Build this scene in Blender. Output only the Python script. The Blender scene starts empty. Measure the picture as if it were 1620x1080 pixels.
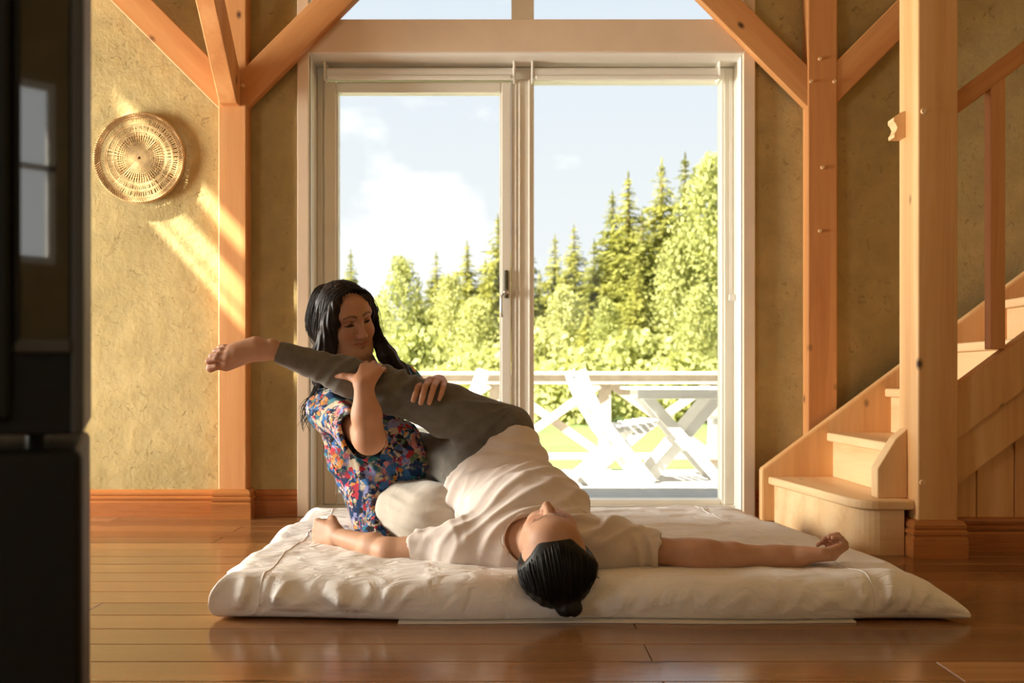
import bpy, bmesh, math, random
import numpy as np
from mathutils import Vector, Matrix, Euler

# ------------------------------------------------------------------ camera, sky, sun, daylight, exposure
H, F = 0.60, 1575.0            # eye height (m) and focal length in pixels of the 1620 px wide frame
scene = bpy.context.scene
C = scene.collection
cam_data = bpy.data.cameras.new('camera')
cam = bpy.data.objects.new('camera', cam_data); C.objects.link(cam)
cam.location = (0, 0, H); cam.rotation_euler = (math.pi/2, 0, 0)
cam_data.sensor_width = 36; cam_data.lens = 36*F/1620
cam_data.shift_y = 60/1620
cam_data.clip_start = 0.05; cam_data.clip_end = 500
cam_data.dof.use_dof = True; cam_data.dof.focus_distance = 2.95; cam_data.dof.aperture_fstop = 4.0
scene.camera = cam
scene.view_settings.view_transform = 'Standard'
scene.view_settings.look = 'None'
scene.view_settings.gamma = 1
scene.view_settings.use_curve_mapping = False
scene.view_settings.exposure = 0.22
scene.cycles.use_denoising = True
scene.cycles.max_bounces = 8; scene.cycles.diffuse_bounces = 5; scene.cycles.transparent_max_bounces = 12
scene.cycles.caustics_reflective = False; scene.cycles.caustics_refractive = False
scene.cycles.sample_clamp_indirect = 6

SUN_DIR = Vector((1.0, 0.42, -1.10)).normalized()
sun_data = bpy.data.lights.new('sun', 'SUN'); sun_data.energy = 32.0; sun_data.angle = 0.0093
sun_data.color = (1.0, 0.93, 0.80)
sun = bpy.data.objects.new('sun', sun_data); C.objects.link(sun)
sun.rotation_euler = SUN_DIR.to_track_quat('-Z', 'Y').to_euler()

def P(px, py, d):
    """the point that stands d metres in front of the eye and shows at px, py of the photograph"""
    return Vector(((px-810)*d/F, d, H-(py-600)*d/F))
def G(px, py, z=0.0):
    d = (H-z)*F/(py-600)
    return P(px, py, d)

world = bpy.data.worlds.new('sky'); scene.world = world; world.use_nodes = True
def build_world():
    nt = world.node_tree; nt.nodes.clear(); N = nt.nodes.new; L = nt.links.new
    out = N('ShaderNodeOutputWorld'); bg = N('ShaderNodeBackground'); L(bg.outputs[0], out.inputs[0])
    bg.inputs[1].default_value = 0.87
    tc = N('ShaderNodeTexCoord'); sep = N('ShaderNodeSeparateXYZ'); L(tc.outputs['Generated'], sep.inputs[0])
    ramp = N('ShaderNodeValToRGB'); L(sep.outputs[2], ramp.inputs[0])
    e = ramp.color_ramp.elements
    e[0].position = 0.0; e[0].color = (1.0, 1.0, 1.0, 1)
    e[1].position = 0.9; e[1].color = (0.50, 0.66, 0.95, 1)
    m = e.new(0.17); m.color = (0.93, 0.96, 1.0, 1)
    m = e.new(0.35); m.color = (0.82, 0.89, 0.99, 1)
    # fair-weather clouds: a heap in the south-east plus soft noise everywhere
    mp = N('ShaderNodeMapping'); L(tc.outputs['Generated'], mp.inputs[0]); mp.inputs['Scale'].default_value = (1, 1, 1.8)
    nz = N('ShaderNodeTexNoise'); L(mp.outputs[0], nz.inputs[0]); nz.inputs['Scale'].default_value = 11; nz.inputs['Detail'].default_value = 6
    vd = N('ShaderNodeVectorMath'); vd.operation = 'DISTANCE'
    vd.inputs[1].default_value = Vector((-0.100, 1.0, 0.125)).normalized()
    L(mp.inputs[0].links[0].from_socket, vd.inputs[0])
    sub = N('ShaderNodeMath'); sub.operation = 'MULTIPLY_ADD'; L(vd.outputs['Value'], sub.inputs[0]); sub.inputs[1].default_value = -6.5; sub.inputs[2].default_value = 0.55
    mx = N('ShaderNodeMath'); mx.operation = 'MAXIMUM'; L(sub.outputs[0], mx.inputs[0]); mx.inputs[1].default_value = -0.13
    ad = N('ShaderNodeMath'); ad.operation = 'ADD'; L(nz.outputs[0], ad.inputs[0]); L(mx.outputs[0], ad.inputs[1])
    cr = N('ShaderNodeValToRGB'); L(ad.outputs[0], cr.inputs[0])
    cr.color_ramp.elements[0].position = 0.50; cr.color_ramp.elements[0].color = (0, 0, 0, 1)
    cr.color_ramp.elements[1].position = 0.66; cr.color_ramp.elements[1].color = (1, 1, 1, 1)
    mix = N('ShaderNodeMixRGB'); L(cr.outputs[0], mix.inputs[0]); L(ramp.outputs[0], mix.inputs[1]); mix.inputs[2].default_value = (1.15, 1.15, 1.15, 1)
    L(mix.outputs[0], bg.inputs[0])
build_world()

WX, RX, RY = -4.50, 3.30, -3.60     # left wall, right wall, rear wall
def window_light(name, loc, rot, w, h, power, col=(1, 0.965, 0.91)):
    """area lamp set in a window opening, added on top of the skylight"""
    d = bpy.data.lights.new(name, 'AREA'); d.shape = 'RECTANGLE'; d.size = w; d.size_y = h; d.energy = power; d.color = col
    o = bpy.data.objects.new(name, d); C.objects.link(o); o.location = loc; o.rotation_euler = rot
    return o
window_light('daylight_side_glazing', (WX-0.10, 3.50, 1.10), (0, -math.pi/2, 0), 1.7, 1.4, 480)
window_light('fill_side_window', (WX-0.10, -1.9, 1.25), (0, -math.pi/2, 0), 1.3, 2.2, 80)  # fill lamp added to brighten surfaces that face the camera
window_light('daylight_rear_window', (0.43, RY-0.10, 1.71), (math.pi/2, 0, 0), 1.46, 0.98, 8)

# ------------------------------------------------------------------ helpers
def tag(o, label=None, cat=None, group=None, kind=None):
    if label: o['label'] = label
    if cat: o['category'] = cat
    if group: o['group'] = group
    if kind: o['kind'] = kind
    return o
def empty(name, loc=(0, 0, 0), rz=0.0):
    o = bpy.data.objects.new(name, None); C.objects.link(o)
    o.location = loc; o.rotation_euler = (0, 0, rz); o.empty_display_size = 0.1
    return o
def adopt(ch, par, keep=True):
    ch.parent = par
    if keep:
        m = Matrix.Identity(4); q = par; chain = []
        while q is not None:
            chain.append(q); q = q.parent
        for q in reversed(chain):
            m = m @ (q.matrix_parent_inverse if q.parent else Matrix.Identity(4)) @ Matrix.LocRotScale(q.location, q.rotation_euler, q.scale)
        ch.matrix_parent_inverse = m.inverted()
def link(name, me, mat=None, parent=None, keep=True):
    o = bpy.data.objects.new(name, me); C.objects.link(o)
    if mat and not me.materials: me.materials.append(mat)
    if parent: adopt(o, parent, keep)
    return o
def from_bm(name, bm, mat=None, parent=None, smooth=False, keep=True):
    me = bpy.data.meshes.new(name); bm.normal_update(); bm.to_mesh(me); bm.free()
    if smooth: me.polygons.foreach_set('use_smooth', [True]*len(me.polygons))
    return link(name, me, mat, parent, keep)
def bm_box(bm, x0, x1, y0, y1, z0, z1, bevel=0.0, seg=1):
    r = bmesh.ops.create_cube(bm, size=1.0)
    vs = r['verts']
    for v in vs:
        v.co = Vector(((x0+x1)/2+v.co.x*(x1-x0), (y0+y1)/2+v.co.y*(y1-y0), (z0+z1)/2+v.co.z*(z1-z0)))
    if bevel > 0:
        es = list({e for v in vs for e in v.link_edges})
        bmesh.ops.bevel(bm, geom=es, offset=bevel, segments=seg, affect='EDGES', profile=0.5)
    return bm
def box(name, x0, x1, y0, y1, z0, z1, mat, parent=None, bevel=0.0, seg=1, keep=True):
    bm = bmesh.new(); bm_box(bm, x0, x1, y0, y1, z0, z1, bevel, seg)
    return from_bm(name, bm, mat, parent, keep=keep)
def beam(name, a, b, w, t, mat, parent=None, bevel=0.004, up=Vector((0, 1, 0)), ends=None):
    """timber from a to b; w across, t along 'up'; local z runs along the grain.  ends: (slant0, slant1) shear of the end faces across w"""
    a, b = Vector(a), Vector(b); L = (b-a).length; z = (b-a).normalized()
    y = (up-z*up.dot(z)).normalized(); x = y.cross(z)
    bm = bmesh.new(); bm_box(bm, -w/2, w/2, -t/2, t/2, 0, L, 0)
    if ends:
        for v in bm.verts:
            s = ends[0] if v.co.z < L/2 else ends[1]
            v.co.z += s*v.co.x
    if bevel: bmesh.ops.bevel(bm, geom=list(bm.edges), offset=bevel, segments=2, affect='EDGES', profile=0.5)
    o = from_bm(name, bm, mat, None)
    m = Matrix((x, y, z)).transposed().to_4x4(); m.translation = a
    o.matrix_world = m
    o.location = a; o.rotation_euler = m.to_euler()
    if parent: adopt(o, parent)
    return o
def sweep_profile(name, prof, p0, p1, out, mat, parent=None):
    """prof: (outward, height) polygon swept from p0 to p1 (floor points); out = outward direction"""
    p0, p1, out = Vector(p0), Vector(p1), Vector(out).normalized()
    bm = bmesh.new(); rings = []
    for p in (p0, p1):
        rings.append([bm.verts.new(p+out*a+Vector((0, 0, 1))*h) for a, h in prof])
    n = len(prof)
    for i in range(n):
        bm.faces.new((rings[0][i], rings[0][(i+1) % n], rings[1][(i+1) % n], rings[1][i]))
    bm.faces.new(rings[0]); bm.faces.new(list(reversed(rings[1])))
    bmesh.ops.recalc_face_normals(bm, faces=list(bm.faces))
    return from_bm(name, bm, mat, parent)
def bm_cyl(bm, a, b, r0, r1=None, n=16, caps=True):
    a, b = Vector(a), Vector(b); r1 = r0 if r1 is None else r1
    z = (b-a).normalized(); x = z.orthogonal().normalized(); y = z.cross(x)
    A = [bm.verts.new(a+(x*math.cos(2*math.pi*i/n)+y*math.sin(2*math.pi*i/n))*r0) for i in range(n)]
    B = [bm.verts.new(b+(x*math.cos(2*math.pi*i/n)+y*math.sin(2*math.pi*i/n))*r1) for i in range(n)]
    for i in range(n): bm.faces.new((A[i], A[(i+1) % n], B[(i+1) % n], B[i]))
    if caps: bm.faces.new(list(reversed(A))); bm.faces.new(B)
def bm_tube(bm, pts, rad, n=6):
    """tube through pts; rad a number or list"""
    pts = [Vector(p) for p in pts]; m = len(pts)
    if not hasattr(rad, '__len__'): rad = [rad]*m
    rings = []; x = None
    for i, p in enumerate(pts):
        t = (pts[min(i+1, m-1)]-pts[max(i-1, 0)]).normalized()
        if x is None: x = t.orthogonal().normalized()
        x = (x-t*x.dot(t)).normalized(); y = t.cross(x)
        rings.append([bm.verts.new(p+(x*math.cos(2*math.pi*k/n)+y*math.sin(2*math.pi*k/n))*max(rad[i], 1e-4)) for k in range(n)])
    for A, B in zip(rings, rings[1:]):
        for k in range(n): bm.faces.new((A[k], A[(k+1) % n], B[(k+1) % n], B[k]))
    bm.faces.new(list(reversed(rings[0]))); bm.faces.new(rings[-1])
def bm_torus(bm, c, R, r, nrm=Vector((0, -1, 0)), n=64, m=6):
    nrm = Vector(nrm); x = nrm.orthogonal().normalized(); y = nrm.cross(x); c = Vector(c); rings = []
    for i in range(n):
        a = 2*math.pi*i/n; d = x*math.cos(a)+y*math.sin(a)
        rings.append([bm.verts.new(c+d*(R+r*math.cos(2*math.pi*k/m))+nrm*r*math.sin(2*math.pi*k/m)) for k in range(m)])
    for i in range(n):
        A, B = rings[i], rings[(i+1) % n]
        for k in range(m): bm.faces.new((A[k], B[k], B[(k+1) % m], A[(k+1) % m]))
def copy_tree(o, parent=None):
    c = o.copy(); C.objects.link(c); c.parent = parent
    for ch in o.children: copy_tree(ch, c)
    return c

# ------------------------------------------------------------------ materials
MATS = {}
class NB:
    def __init__(s, name):
        s.m = bpy.data.materials.new(name); s.m.use_nodes = True; s.nt = s.m.node_tree; s.nt.nodes.clear()
        s.out = s.n('ShaderNodeOutputMaterial'); s.b = s.n('ShaderNodeBsdfPrincipled'); s.l(s.b.outputs[0], s.out.inputs[0])
        s.tc = s.n('ShaderNodeTexCoord')
    def n(s, t, **kw):
        x = s.nt.nodes.new(t)
        for k, v in kw.items(): setattr(x, k, v)
        return x
    def l(s, a, b): s.nt.links.new(a, b)
    def coords(s, scale=(1, 1, 1), rnd=False, src='Object'):
        mp = s.n('ShaderNodeMapping'); mp.inputs['Scale'].default_value = scale; s.l(s.tc.outputs[src], mp.inputs[0])
        if rnd:
            oi = s.n('ShaderNodeObjectInfo'); mu = s.n('ShaderNodeMath', operation='MULTIPLY'); s.l(oi.outputs['Random'], mu.inputs[0]); mu.inputs[1].default_value = 60.0
            cb = s.n('ShaderNodeCombineXYZ')
            for i in range(3): s.l(mu.outputs[0], cb.inputs[i])
            s.l(cb.outputs[0], mp.inputs['Location'])
        return mp.outputs[0]
    def noise(s, co, scale, detail=4, rough=0.55, dist=0.0):
        x = s.n('ShaderNodeTexNoise'); s.l(co, x.inputs[0]); x.inputs['Scale'].default_value = scale; x.inputs['Detail'].default_value = detail
        x.inputs['Roughness'].default_value = rough; x.inputs['Distortion'].default_value = dist
        return x.outputs[0]
    def ramp(s, fac, stops, interp='LINEAR'):
        x = s.n('ShaderNodeValToRGB'); s.l(fac, x.inputs[0]); e = x.color_ramp.elements; x.color_ramp.interpolation = interp
        while len(e) < len(stops): e.new(0.5)
        for el, (p, c) in zip(e, stops):
            el.position = p; el.color = (c[0], c[1], c[2], 1) if hasattr(c, '__len__') else (c, c, c, 1)
        return x.outputs[0]
    def mix(s, fac, a, b, blend='MIX'):
        x = s.n('ShaderNodeMixRGB', blend_type=blend)
        for i, v in ((0, fac), (1, a), (2, b)):
            if isinstance(v, (int, float)): x.inputs[i].default_value = v
            elif isinstance(v, tuple): x.inputs[i].default_value = (v[0], v[1], v[2], 1)
            else: s.l(v, x.inputs[i])
        return x.outputs[0]
    def math(s, op, a, b=0.0):
        x = s.n('ShaderNodeMath', operation=op)
        for i, v in ((0, a), (1, b)):
            if isinstance(v, (int, float)): x.inputs[i].default_value = v
            else: s.l(v, x.inputs[i])
        return x.outputs[0]
    def bump(s, h, strength=0.3, dist=0.01):
        x = s.n('ShaderNodeBump'); x.inputs['Strength'].default_value = strength; x.inputs['Distance'].default_value = dist
        s.l(h, x.inputs['Height']); s.l(x.outputs[0], s.b.inputs['Normal'])
    def set(s, color=None, rough=None, spec=None, metal=None, **kw):
        if color is not None:
            if isinstance(color, tuple): s.b.inputs['Base Color'].default_value = (*color, 1)
            else: s.l(color, s.b.inputs['Base Color'])
        if rough is not None:
            if isinstance(rough, (int, float)): s.b.inputs['Roughness'].default_value = rough
            else: s.l(rough, s.b.inputs['Roughness'])
        if spec is not None: s.b.inputs['Specular IOR Level'].default_value = spec
        if metal is not None: s.b.inputs['Metallic'].default_value = metal
        for k, v in kw.items(): s.b.inputs[k.replace('_', ' ')].default_value = v
        MATS[s.m.name] = s.m
        return s.m

def wood(name, axis, lo, mid, hi, rough=0.5, knots=0.5, kd=1.25, kl=2.6, rnd=True, spec=0.4, coat=0.0, knot_col=(0.09, 0.035, 0.012), vary=0.0, gs=1.0, bump=0.12):
    b = NB(name)
    st = [9*gs, 9*gs, 9*gs]; st[axis] = 0.55*gs
    co = b.coords(tuple(st), rnd)
    warp = b.noise(co, 0.6, 2)
    g1 = b.noise(co, 2.2, 5, 0.6, 0.9)
    wv = b.n('ShaderNodeTexWave', wave_type='RINGS', rings_direction='XYZ'[axis]); b.l(co, wv.inputs[0])
    wv.inputs['Scale'].default_value = 0.22; wv.inputs['Distortion'].default_value = 9.0; wv.inputs['Detail'].default_value = 2; wv.inputs['Detail Scale'].default_value = 0.7
    g = b.mix(0.28, g1, wv.outputs[1])
    col = b.ramp(g, [(0.10, lo), (0.48, mid), (0.90, hi)])
    fine = [60, 60, 60]; fine[axis] = 2.5
    fn = b.noise(b.coords(tuple(fine), rnd), 2.5, 3)
    col = b.mix(0.22, col, b.ramp(fn, [(0.3, lo), (0.7, hi)]), 'SOFT_LIGHT')
    if knots > 0:
        ks = [5.0, 5.0, 5.0]; ks[axis] = kl
        kc = b.coords(tuple(ks), rnd)
        v = b.n('ShaderNodeTexVoronoi'); b.l(kc, v.inputs[0]); v.inputs['Scale'].default_value = kd; v.inputs['Randomness'].default_value = 1.0
        kk = b.ramp(v.outputs['Distance'], [(0.045*knots*2, 1.0), (0.075*knots*2, 0.55), (0.13*knots*2, 0.0)])
        col = b.mix(kk, col, knot_col)
    if vary:
        oi = b.n('ShaderNodeObjectInfo'); col = b.mix(1.0, col, b.ramp(oi.outputs['Random'], [(0, (1-vary, 1-vary, 1-vary)), (1, (1, 1, 1))]), 'MULTIPLY')
    rr = b.ramp(fn, [(0.2, max(rough-0.08, 0.02)), (0.8, rough+0.08)])
    b.bump(g, bump, 0.004)
    m = b.set(col, rr, spec)
    if coat: b.b.inputs['Coat Weight'].default_value = coat; b.b.inputs['Coat Roughness'].default_value = 0.12
    return m
TIMB = ((0.40, 0.165, 0.052), (0.56, 0.26, 0.090), (0.70, 0.38, 0.16))
timber_z = wood('pine_timber_upright', 2, *TIMB, rough=0.5, knots=0.42, kd=1.35, kl=3.2)
timber_x = wood('pine_timber_level', 0, *TIMB, rough=0.5, knots=0.5)
skirt_x = wood('pine_skirting', 0, (0.22, 0.075, 0.02), (0.40, 0.150, 0.040), (0.52, 0.225, 0.07), rough=0.3, knots=0.55, kd=1.6, kl=1.6)
skirt_z = wood('pine_plinth', 0, (0.24, 0.085, 0.024), (0.42, 0.165, 0.045), (0.54, 0.24, 0.075), rough=0.3, knots=0.7, kd=1.6, kl=1.8)
floor_wood = wood('varnished_floor_pine', 0, (0.15, 0.066, 0.022), (0.30, 0.140, 0.048), (0.43, 0.225, 0.085), rough=0.17, knots=0.5, kd=1.7, kl=1.1, knot_col=(0.06, 0.024, 0.010), spec=0.75, vary=0.42, gs=0.6, bump=0.06)
stair_x = wood('pale_stair_pine_x', 0, (0.60, 0.36, 0.17), (0.74, 0.50, 0.27), (0.82, 0.60, 0.36), rough=0.45, knots=0.38)
stair_y = wood('pale_stair_pine_y', 1, (0.60, 0.36, 0.17), (0.74, 0.50, 0.27), (0.82, 0.60, 0.36), rough=0.45, knots=0.38)
stair_z = wood('pale_stair_pine_z', 2, (0.60, 0.36, 0.17), (0.74, 0.50, 0.27), (0.82, 0.60, 0.36), rough=0.45, knots=0.45)
newel_z = wood('newel_pine', 2, (0.52, 0.26, 0.10), (0.68, 0.39, 0.17), (0.80, 0.53, 0.28), rough=0.45, knots=0.42, kd=1.3, kl=3.2)

def plain(name, col, rough=0.5, spec=0.4, metal=0.0, noise=0.0, nscale=30, bump=0.0, bscale=80):
    b = NB(name)
    c = col
    if noise:
        f = b.noise(b.coords(), nscale, 4)
        c = b.ramp(f, [(0.25, tuple(v*(1-noise) for v in col)), (0.75, tuple(min(1, v*(1+noise)) for v in col))])
    if bump: b.bump(b.noise(b.coords(), bscale, 4), bump, 0.004)
    return b.set(c, rough, spec, metal)
def plaster():
    b = NB('ochre_clay_plaster')
    co = b.coords()
    n1 = b.noise(co, 2.2, 5, 0.6, 0.4); n2 = b.noise(co, 14, 5, 0.6); n3 = b.noise(co, 90, 3)
    col = b.ramp(n1, [(0.28, (0.36, 0.29, 0.145)), (0.52, (0.445, 0.365, 0.190)), (0.75, (0.52, 0.43, 0.235))])
    col = b.mix(0.35, col, b.ramp(n2, [(0.3, (0.34, 0.275, 0.13)), (0.7, (0.57, 0.455, 0.23))]), 'OVERLAY')
    cracks = b.noise(b.coords((1, 1, 0.8)), 26, 6, 0.75, 1.2)
    pit = b.ramp(cracks, [(0.30, 0.0), (0.40, 1.0)])
    col = b.mix(b.math('MULTIPLY', b.math('SUBTRACT', 1.0, pit), 0.55), col, (0.27, 0.19, 0.08))
    h = b.math('ADD', b.math('MULTIPLY', n2, 0.8), b.math('ADD', b.math('MULTIPLY', n3, 0.18), b.math('MULTIPLY', pit, 0.6)))
    b.bump(h, 0.6, 0.012)
    return b.set(col, 0.9, 0.15)
plaster_m = plaster()
white_paint = plain('white_painted_wood', (0.87, 0.82, 0.73), 0.42, 0.4, noise=0.03, nscale=5)
cream_paint = plain('cream_painted_frame', (0.85, 0.79, 0.67), 0.40, 0.4, noise=0.03, nscale=6)
trim_paint = plain('beige_stained_board', (0.74, 0.58, 0.41), 0.5, 0.3, noise=0.08, nscale=4)
blind_white = plain('white_blind_fabric', (0.80, 0.75, 0.66), 0.6, 0.2)
steel = plain('brushed_steel', (0.55, 0.53, 0.48), 0.3, 0.5, 1.0)
dark_metal = plain('dark_bronze_metal', (0.10, 0.085, 0.05), 0.4, 0.5, 0.6)
black_steel = plain('black_stove_steel', (0.008, 0.008, 0.0075), 0.5, 0.22, noise=0.2, nscale=40, bump=0.05, bscale=300)
stove_edge = plain('dark_grey_cast_edge', (0.045, 0.045, 0.04), 0.45, 0.4)
grass_tan = plain('dry_straw', (0.36, 0.21, 0.08), 0.7, 0.2, noise=0.3, nscale=60, bump=0.3, bscale=250)
straw_pale = plain('pale_straw', (0.50, 0.34, 0.15), 0.7, 0.2, noise=0.25, nscale=50, bump=0.3, bscale=250)
deck_white = plain('white_garden_furniture', (0.68, 0.67, 0.64), 0.55, 0.3, noise=0.04, nscale=20)
rail_wood = plain('weathered_railing_wood', (0.50, 0.42, 0.33), 0.7, 0.2, noise=0.15, nscale=12)
deck_wood = plain('pale_deck_wood', (0.46, 0.44, 0.41), 0.7, 0.2, noise=0.12, nscale=9)
bark = plain('conifer_bark', (0.20, 0.13, 0.08), 0.9, 0.1, noise=0.3, nscale=4)
birch_bark = plain('birch_bark', (0.70, 0.66, 0.58), 0.8, 0.1, noise=0.35, nscale=3)
def glass(name, refl=0.9):
    b = NB(name)
    tr = b.n('ShaderNodeBsdfTransparent'); tr.inputs[0].default_value = (0.97, 0.985, 0.975, 1)
    gl = b.n('ShaderNodeBsdfGlossy'); gl.inputs['Roughness'].default_value = 0.01; gl.inputs[0].default_value = (refl, refl, refl, 1)
    fr = b.n('ShaderNodeLayerWeight'); fac = b.math('ADD', b.math('MULTIPLY', b.math('POWER', fr.outputs['Facing'], 5.0), 0.6), 0.006)
    mx = b.n('ShaderNodeMixShader'); b.l(fac, mx.inputs[0]); b.l(tr.outputs[0], mx.inputs[1]); b.l(gl.outputs[0], mx.inputs[2])
    b.l(mx.outputs[0], b.out.inputs[0]); b.nt.nodes.remove(b.b)
    MATS[name] = b.m; return b.m
pane_glass = glass('window_glass')
stove_glass = plain('dark_stove_glass', (0.012, 0.010, 0.008), 0.03, 0.9)
def foliage(name, dark, light, trans):
    b = NB(name)
    oi = b.n('ShaderNodeObjectInfo'); n = b.noise(b.coords((1, 1, 1)), 1.1, 3)
    f = b.math('ADD', b.math('MULTIPLY', n, 0.75), b.math('MULTIPLY', oi.outputs['Random'], 0.3))
    col = b.ramp(f, [(0.25, dark), (0.75, light)])
    b.set(col, 0.75, 0.15)
    t = b.n('ShaderNodeBsdfTranslucent'); b.l(b.mix(1.0, col, trans, 'MULTIPLY'), t.inputs[0])
    mx = b.n('ShaderNodeMixShader'); mx.inputs[0].default_value = 0.45
    b.l(b.b.outputs[0], mx.inputs[1]); b.l(t.outputs[0], mx.inputs[2]); b.l(mx.outputs[0], b.out.inputs[0])
    return b.m
spruce_leaf = foliage('spruce_needles', (0.145, 0.155, 0.038), (0.42, 0.40, 0.105), (1.0, 1.0, 0.75))
birch_leaf = foliage('birch_leaves', (0.29, 0.31, 0.095), (0.47, 0.46, 0.20), (1.0, 1.0, 0.75))
def grass_mat():
    b = NB('sunny_lawn'); n = b.noise(b.coords(), 0.5, 6, 0.65); n2 = b.noise(b.coords(), 9, 4)
    col = b.ramp(b.mix(0.4, n, n2), [(0.3, (0.07, 0.11, 0.03)), (0.7, (0.16, 0.19, 0.075))])
    b.bump(n2, 0.5, 0.05); return b.set(col, 0.9, 0.1)
lawn_m = grass_mat()

# ------------------------------------------------------------------ the room shell
WALL, CAS, FRM = 4.37, 4.345, 4.535
CEIL = 5.15
def holed_wall(name, mat, u0, u1, z0, z1, holes, make):
    """wall in (u, z) with rectangular holes; make(bm, u0, u1, z0, z1) adds one block"""
    us = sorted({u0, u1, *[h[0] for h in holes], *[h[1] for h in holes]})
    zs = sorted({z0, z1, *[h[2] for h in holes], *[h[3] for h in holes]})
    bm = bmesh.new()
    for a, b in zip(us, us[1:]):
        run = None
        for c, d in list(zip(zs, zs[1:]))+[(None, None)]:
            solid = c is not None and not any(h[0] <= (a+b)/2 <= h[1] and h[2] <= (c+d)/2 <= h[3] for h in holes)
            if solid: run = [run[0], d] if run else [c, d]
            elif run: make(bm, a, b, run[0], run[1]); run = None
    return tag(from_bm(name, bm, mat), kind='structure')

floor = tag(box('floor', WX-0.15, RX+0.15, RY-0.15, WALL+0.4, -0.30, -0.022, plain('subfloor', (0.12, 0.06, 0.03), 0.8)), kind='structure')
rng = random.Random(5)
bw = 0.1395
plank_meshes = {}
def plank_mesh(L):
    k = round(L, 1)
    if k not in plank_meshes:
        bm = bmesh.new(); bm_box(bm, -k/2+0.0006, k/2-0.0006, -bw/2+0.0012, bw/2-0.0012, -0.022, 0, 0.0016)
        me = bpy.data.meshes.new('floor_board'); bm.to_mesh(me); bm.free(); me.materials.append(floor_wood); plank_meshes[k] = me
    return plank_meshes[k], k
y = WALL-0.02-bw/2
while y > RY:
    x = WX
    first = True
    while x < RX-0.01:
        L = rng.choice([1.6, 2.2, 2.8, 3.4]) if first else rng.choice([2.6, 3.2, 3.8])
        first = False
        L = round(min(L, RX-x), 1)
        if RX-(x+L) < 0.5: L = round(RX-x+0.04, 1)
        me, k = plank_mesh(L)
        o = link('floor_board', me, None, floor, keep=False)
        o.location = (x+k/2, y, 0)
        if rng.random() < 0.5: o.rotation_euler = (0, 0, math.pi)
        x += k
    y -= bw
OX0, OX1, OZ = -0.888, 1.010, 3.30
holed_wall('wall_back', plaster_m, WX-0.12, RX+0.12, -0.02, CEIL, [(OX0-0.02, OX1+0.02, -0.02, OZ)],
           lambda bm, a, b, c, d: bm_box(bm, a, b, WALL, WALL+0.33, c, d))
LH = [(2.80, 4.20, 0.25, 1.95), (2.830, 3.204, 4.492, 5.04), (-3.0, -0.8, 0.60, 1.90)]
holed_wall('wall_left', plaster_m, RY-0.12, WALL, -0.02, CEIL, LH, lambda bm, a, b, c, d: bm_box(bm, WX-0.12, WX, a, b, c, d))
RH = [(-0.3, 1.16, 1.22, 2.20)]
holed_wall('wall_rear', plaster_m, WX-0.12, RX+0.12, -0.02, CEIL, RH, lambda bm, a, b, c, d: bm_box(bm, a, b, RY-0.12, RY, c, d))
tag(box('wall_right', RX, RX+0.12, RY, WALL, -0.02, CEIL, plaster_m), kind='structure')
tag(box('ceiling', WX-0.12, RX+0.12, RY-0.12, WALL+0.33, CEIL, CEIL+0.1, plain('pale_pine_ceiling', (0.62, 0.45, 0.27), 0.6)), kind='structure')

# skirting boards
SK = [(0, 0), (0.020, 0), (0.020, 0.062), (0.017, 0.066), (0.017, 0.072), (0.020, 0.076), (0.020, 0.084), (0.013, 0.090), (0.016, 0.096), (0.016, 0.104), (0.010, 0.114), (0, 0.118)]
tag(sweep_profile('baseboard_left', SK, (WX, WALL, 0), (-1.285, WALL, 0), (0, -1, 0), skirt_x), kind='structure')
tag(sweep_profile('baseboard_back', SK, (-1.12, WALL, 0), (-0.938, WALL, 0), (0, -1, 0), skirt_x), kind='structure')
tag(sweep_profile('baseboard_right', SK, (1.062, WALL, 0), (RX, WALL, 0), (0, -1, 0), skirt_x), kind='structure')
tag(sweep_profile('baseboard_side', SK, (WX, WALL-0.02, 0), (WX, RY, 0), (1, 0, 0), skirt_x), kind='structure')

# casing, lining and lintel board of the big opening
def trim(n, *a, mat=white_paint, **k): return tag(box('trim_%d' % n, *a, mat, **k), kind='structure')
trim(1, -0.938, OX0, CAS, WALL+0.02, 0.0, OZ, mat=trim_paint, bevel=0.003)
trim(2, OX1, 1.062, CAS, WALL+0.02, 0.0, OZ, mat=trim_paint, bevel=0.003)
trim(3, OX0, OX1, CAS, WALL+0.28, 2.029, 2.172, mat=trim_paint, bevel=0.003)
trim(4, OX0-0.019, OX0, CAS+0.025, WALL+0.28, 0.0, OZ)
trim(5, OX1, OX1+0.019, CAS+0.025, WALL+0.28, 0.0, OZ)
trim(6, OX0, OX1, CAS+0.002, FRM, 2.023, 2.0288)
trim(7, OX0, OX1, FRM-0.03, WALL+0.33, -0.02, 0.030, mat=cream_paint)

# glazed double door: frame, opening leaf with handle, fixed light
door = tag(empty('door_1', (0.06, FRM, 0.03)), kind='structure')
Y0, Y1 = FRM, FRM+0.085
for nm, a in (('frame_jamb', (OX0, -0.852, Y0, Y1, 0.03, 2.022)), ('frame_jamb', (0.953, OX1, Y0, Y1, 0.03, 2.022)),
              ('frame_head', (-0.852, 0.953, Y0, Y1, 1.962, 2.022)), ('mullion', (-0.003, 0.100, Y0-0.01, Y1, 0.03, 1.962)),
              ('frame_sill', (0.100, 0.953, Y0, Y1, 0.03, 0.052))):
    box(nm, *a, cream_paint, door, bevel=0.004)
for x in (0.012, 0.030, 0.075):
    box('mullion_bead', x, x+0.009, Y0-0.017, Y0-0.009, 0.03, 1.962, cream_paint, door, bevel=0.003)
box('frame_bead', -0.866, -0.859, Y0-0.010, Y0+0.001, 0.03, 2.0, cream_paint, door, bevel=0.002)
box('frame_bead', 0.965, 0.972, Y0-0.010, Y0+0.001, 0.03, 2.0, cream_paint, door, bevel=0.002)
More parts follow.
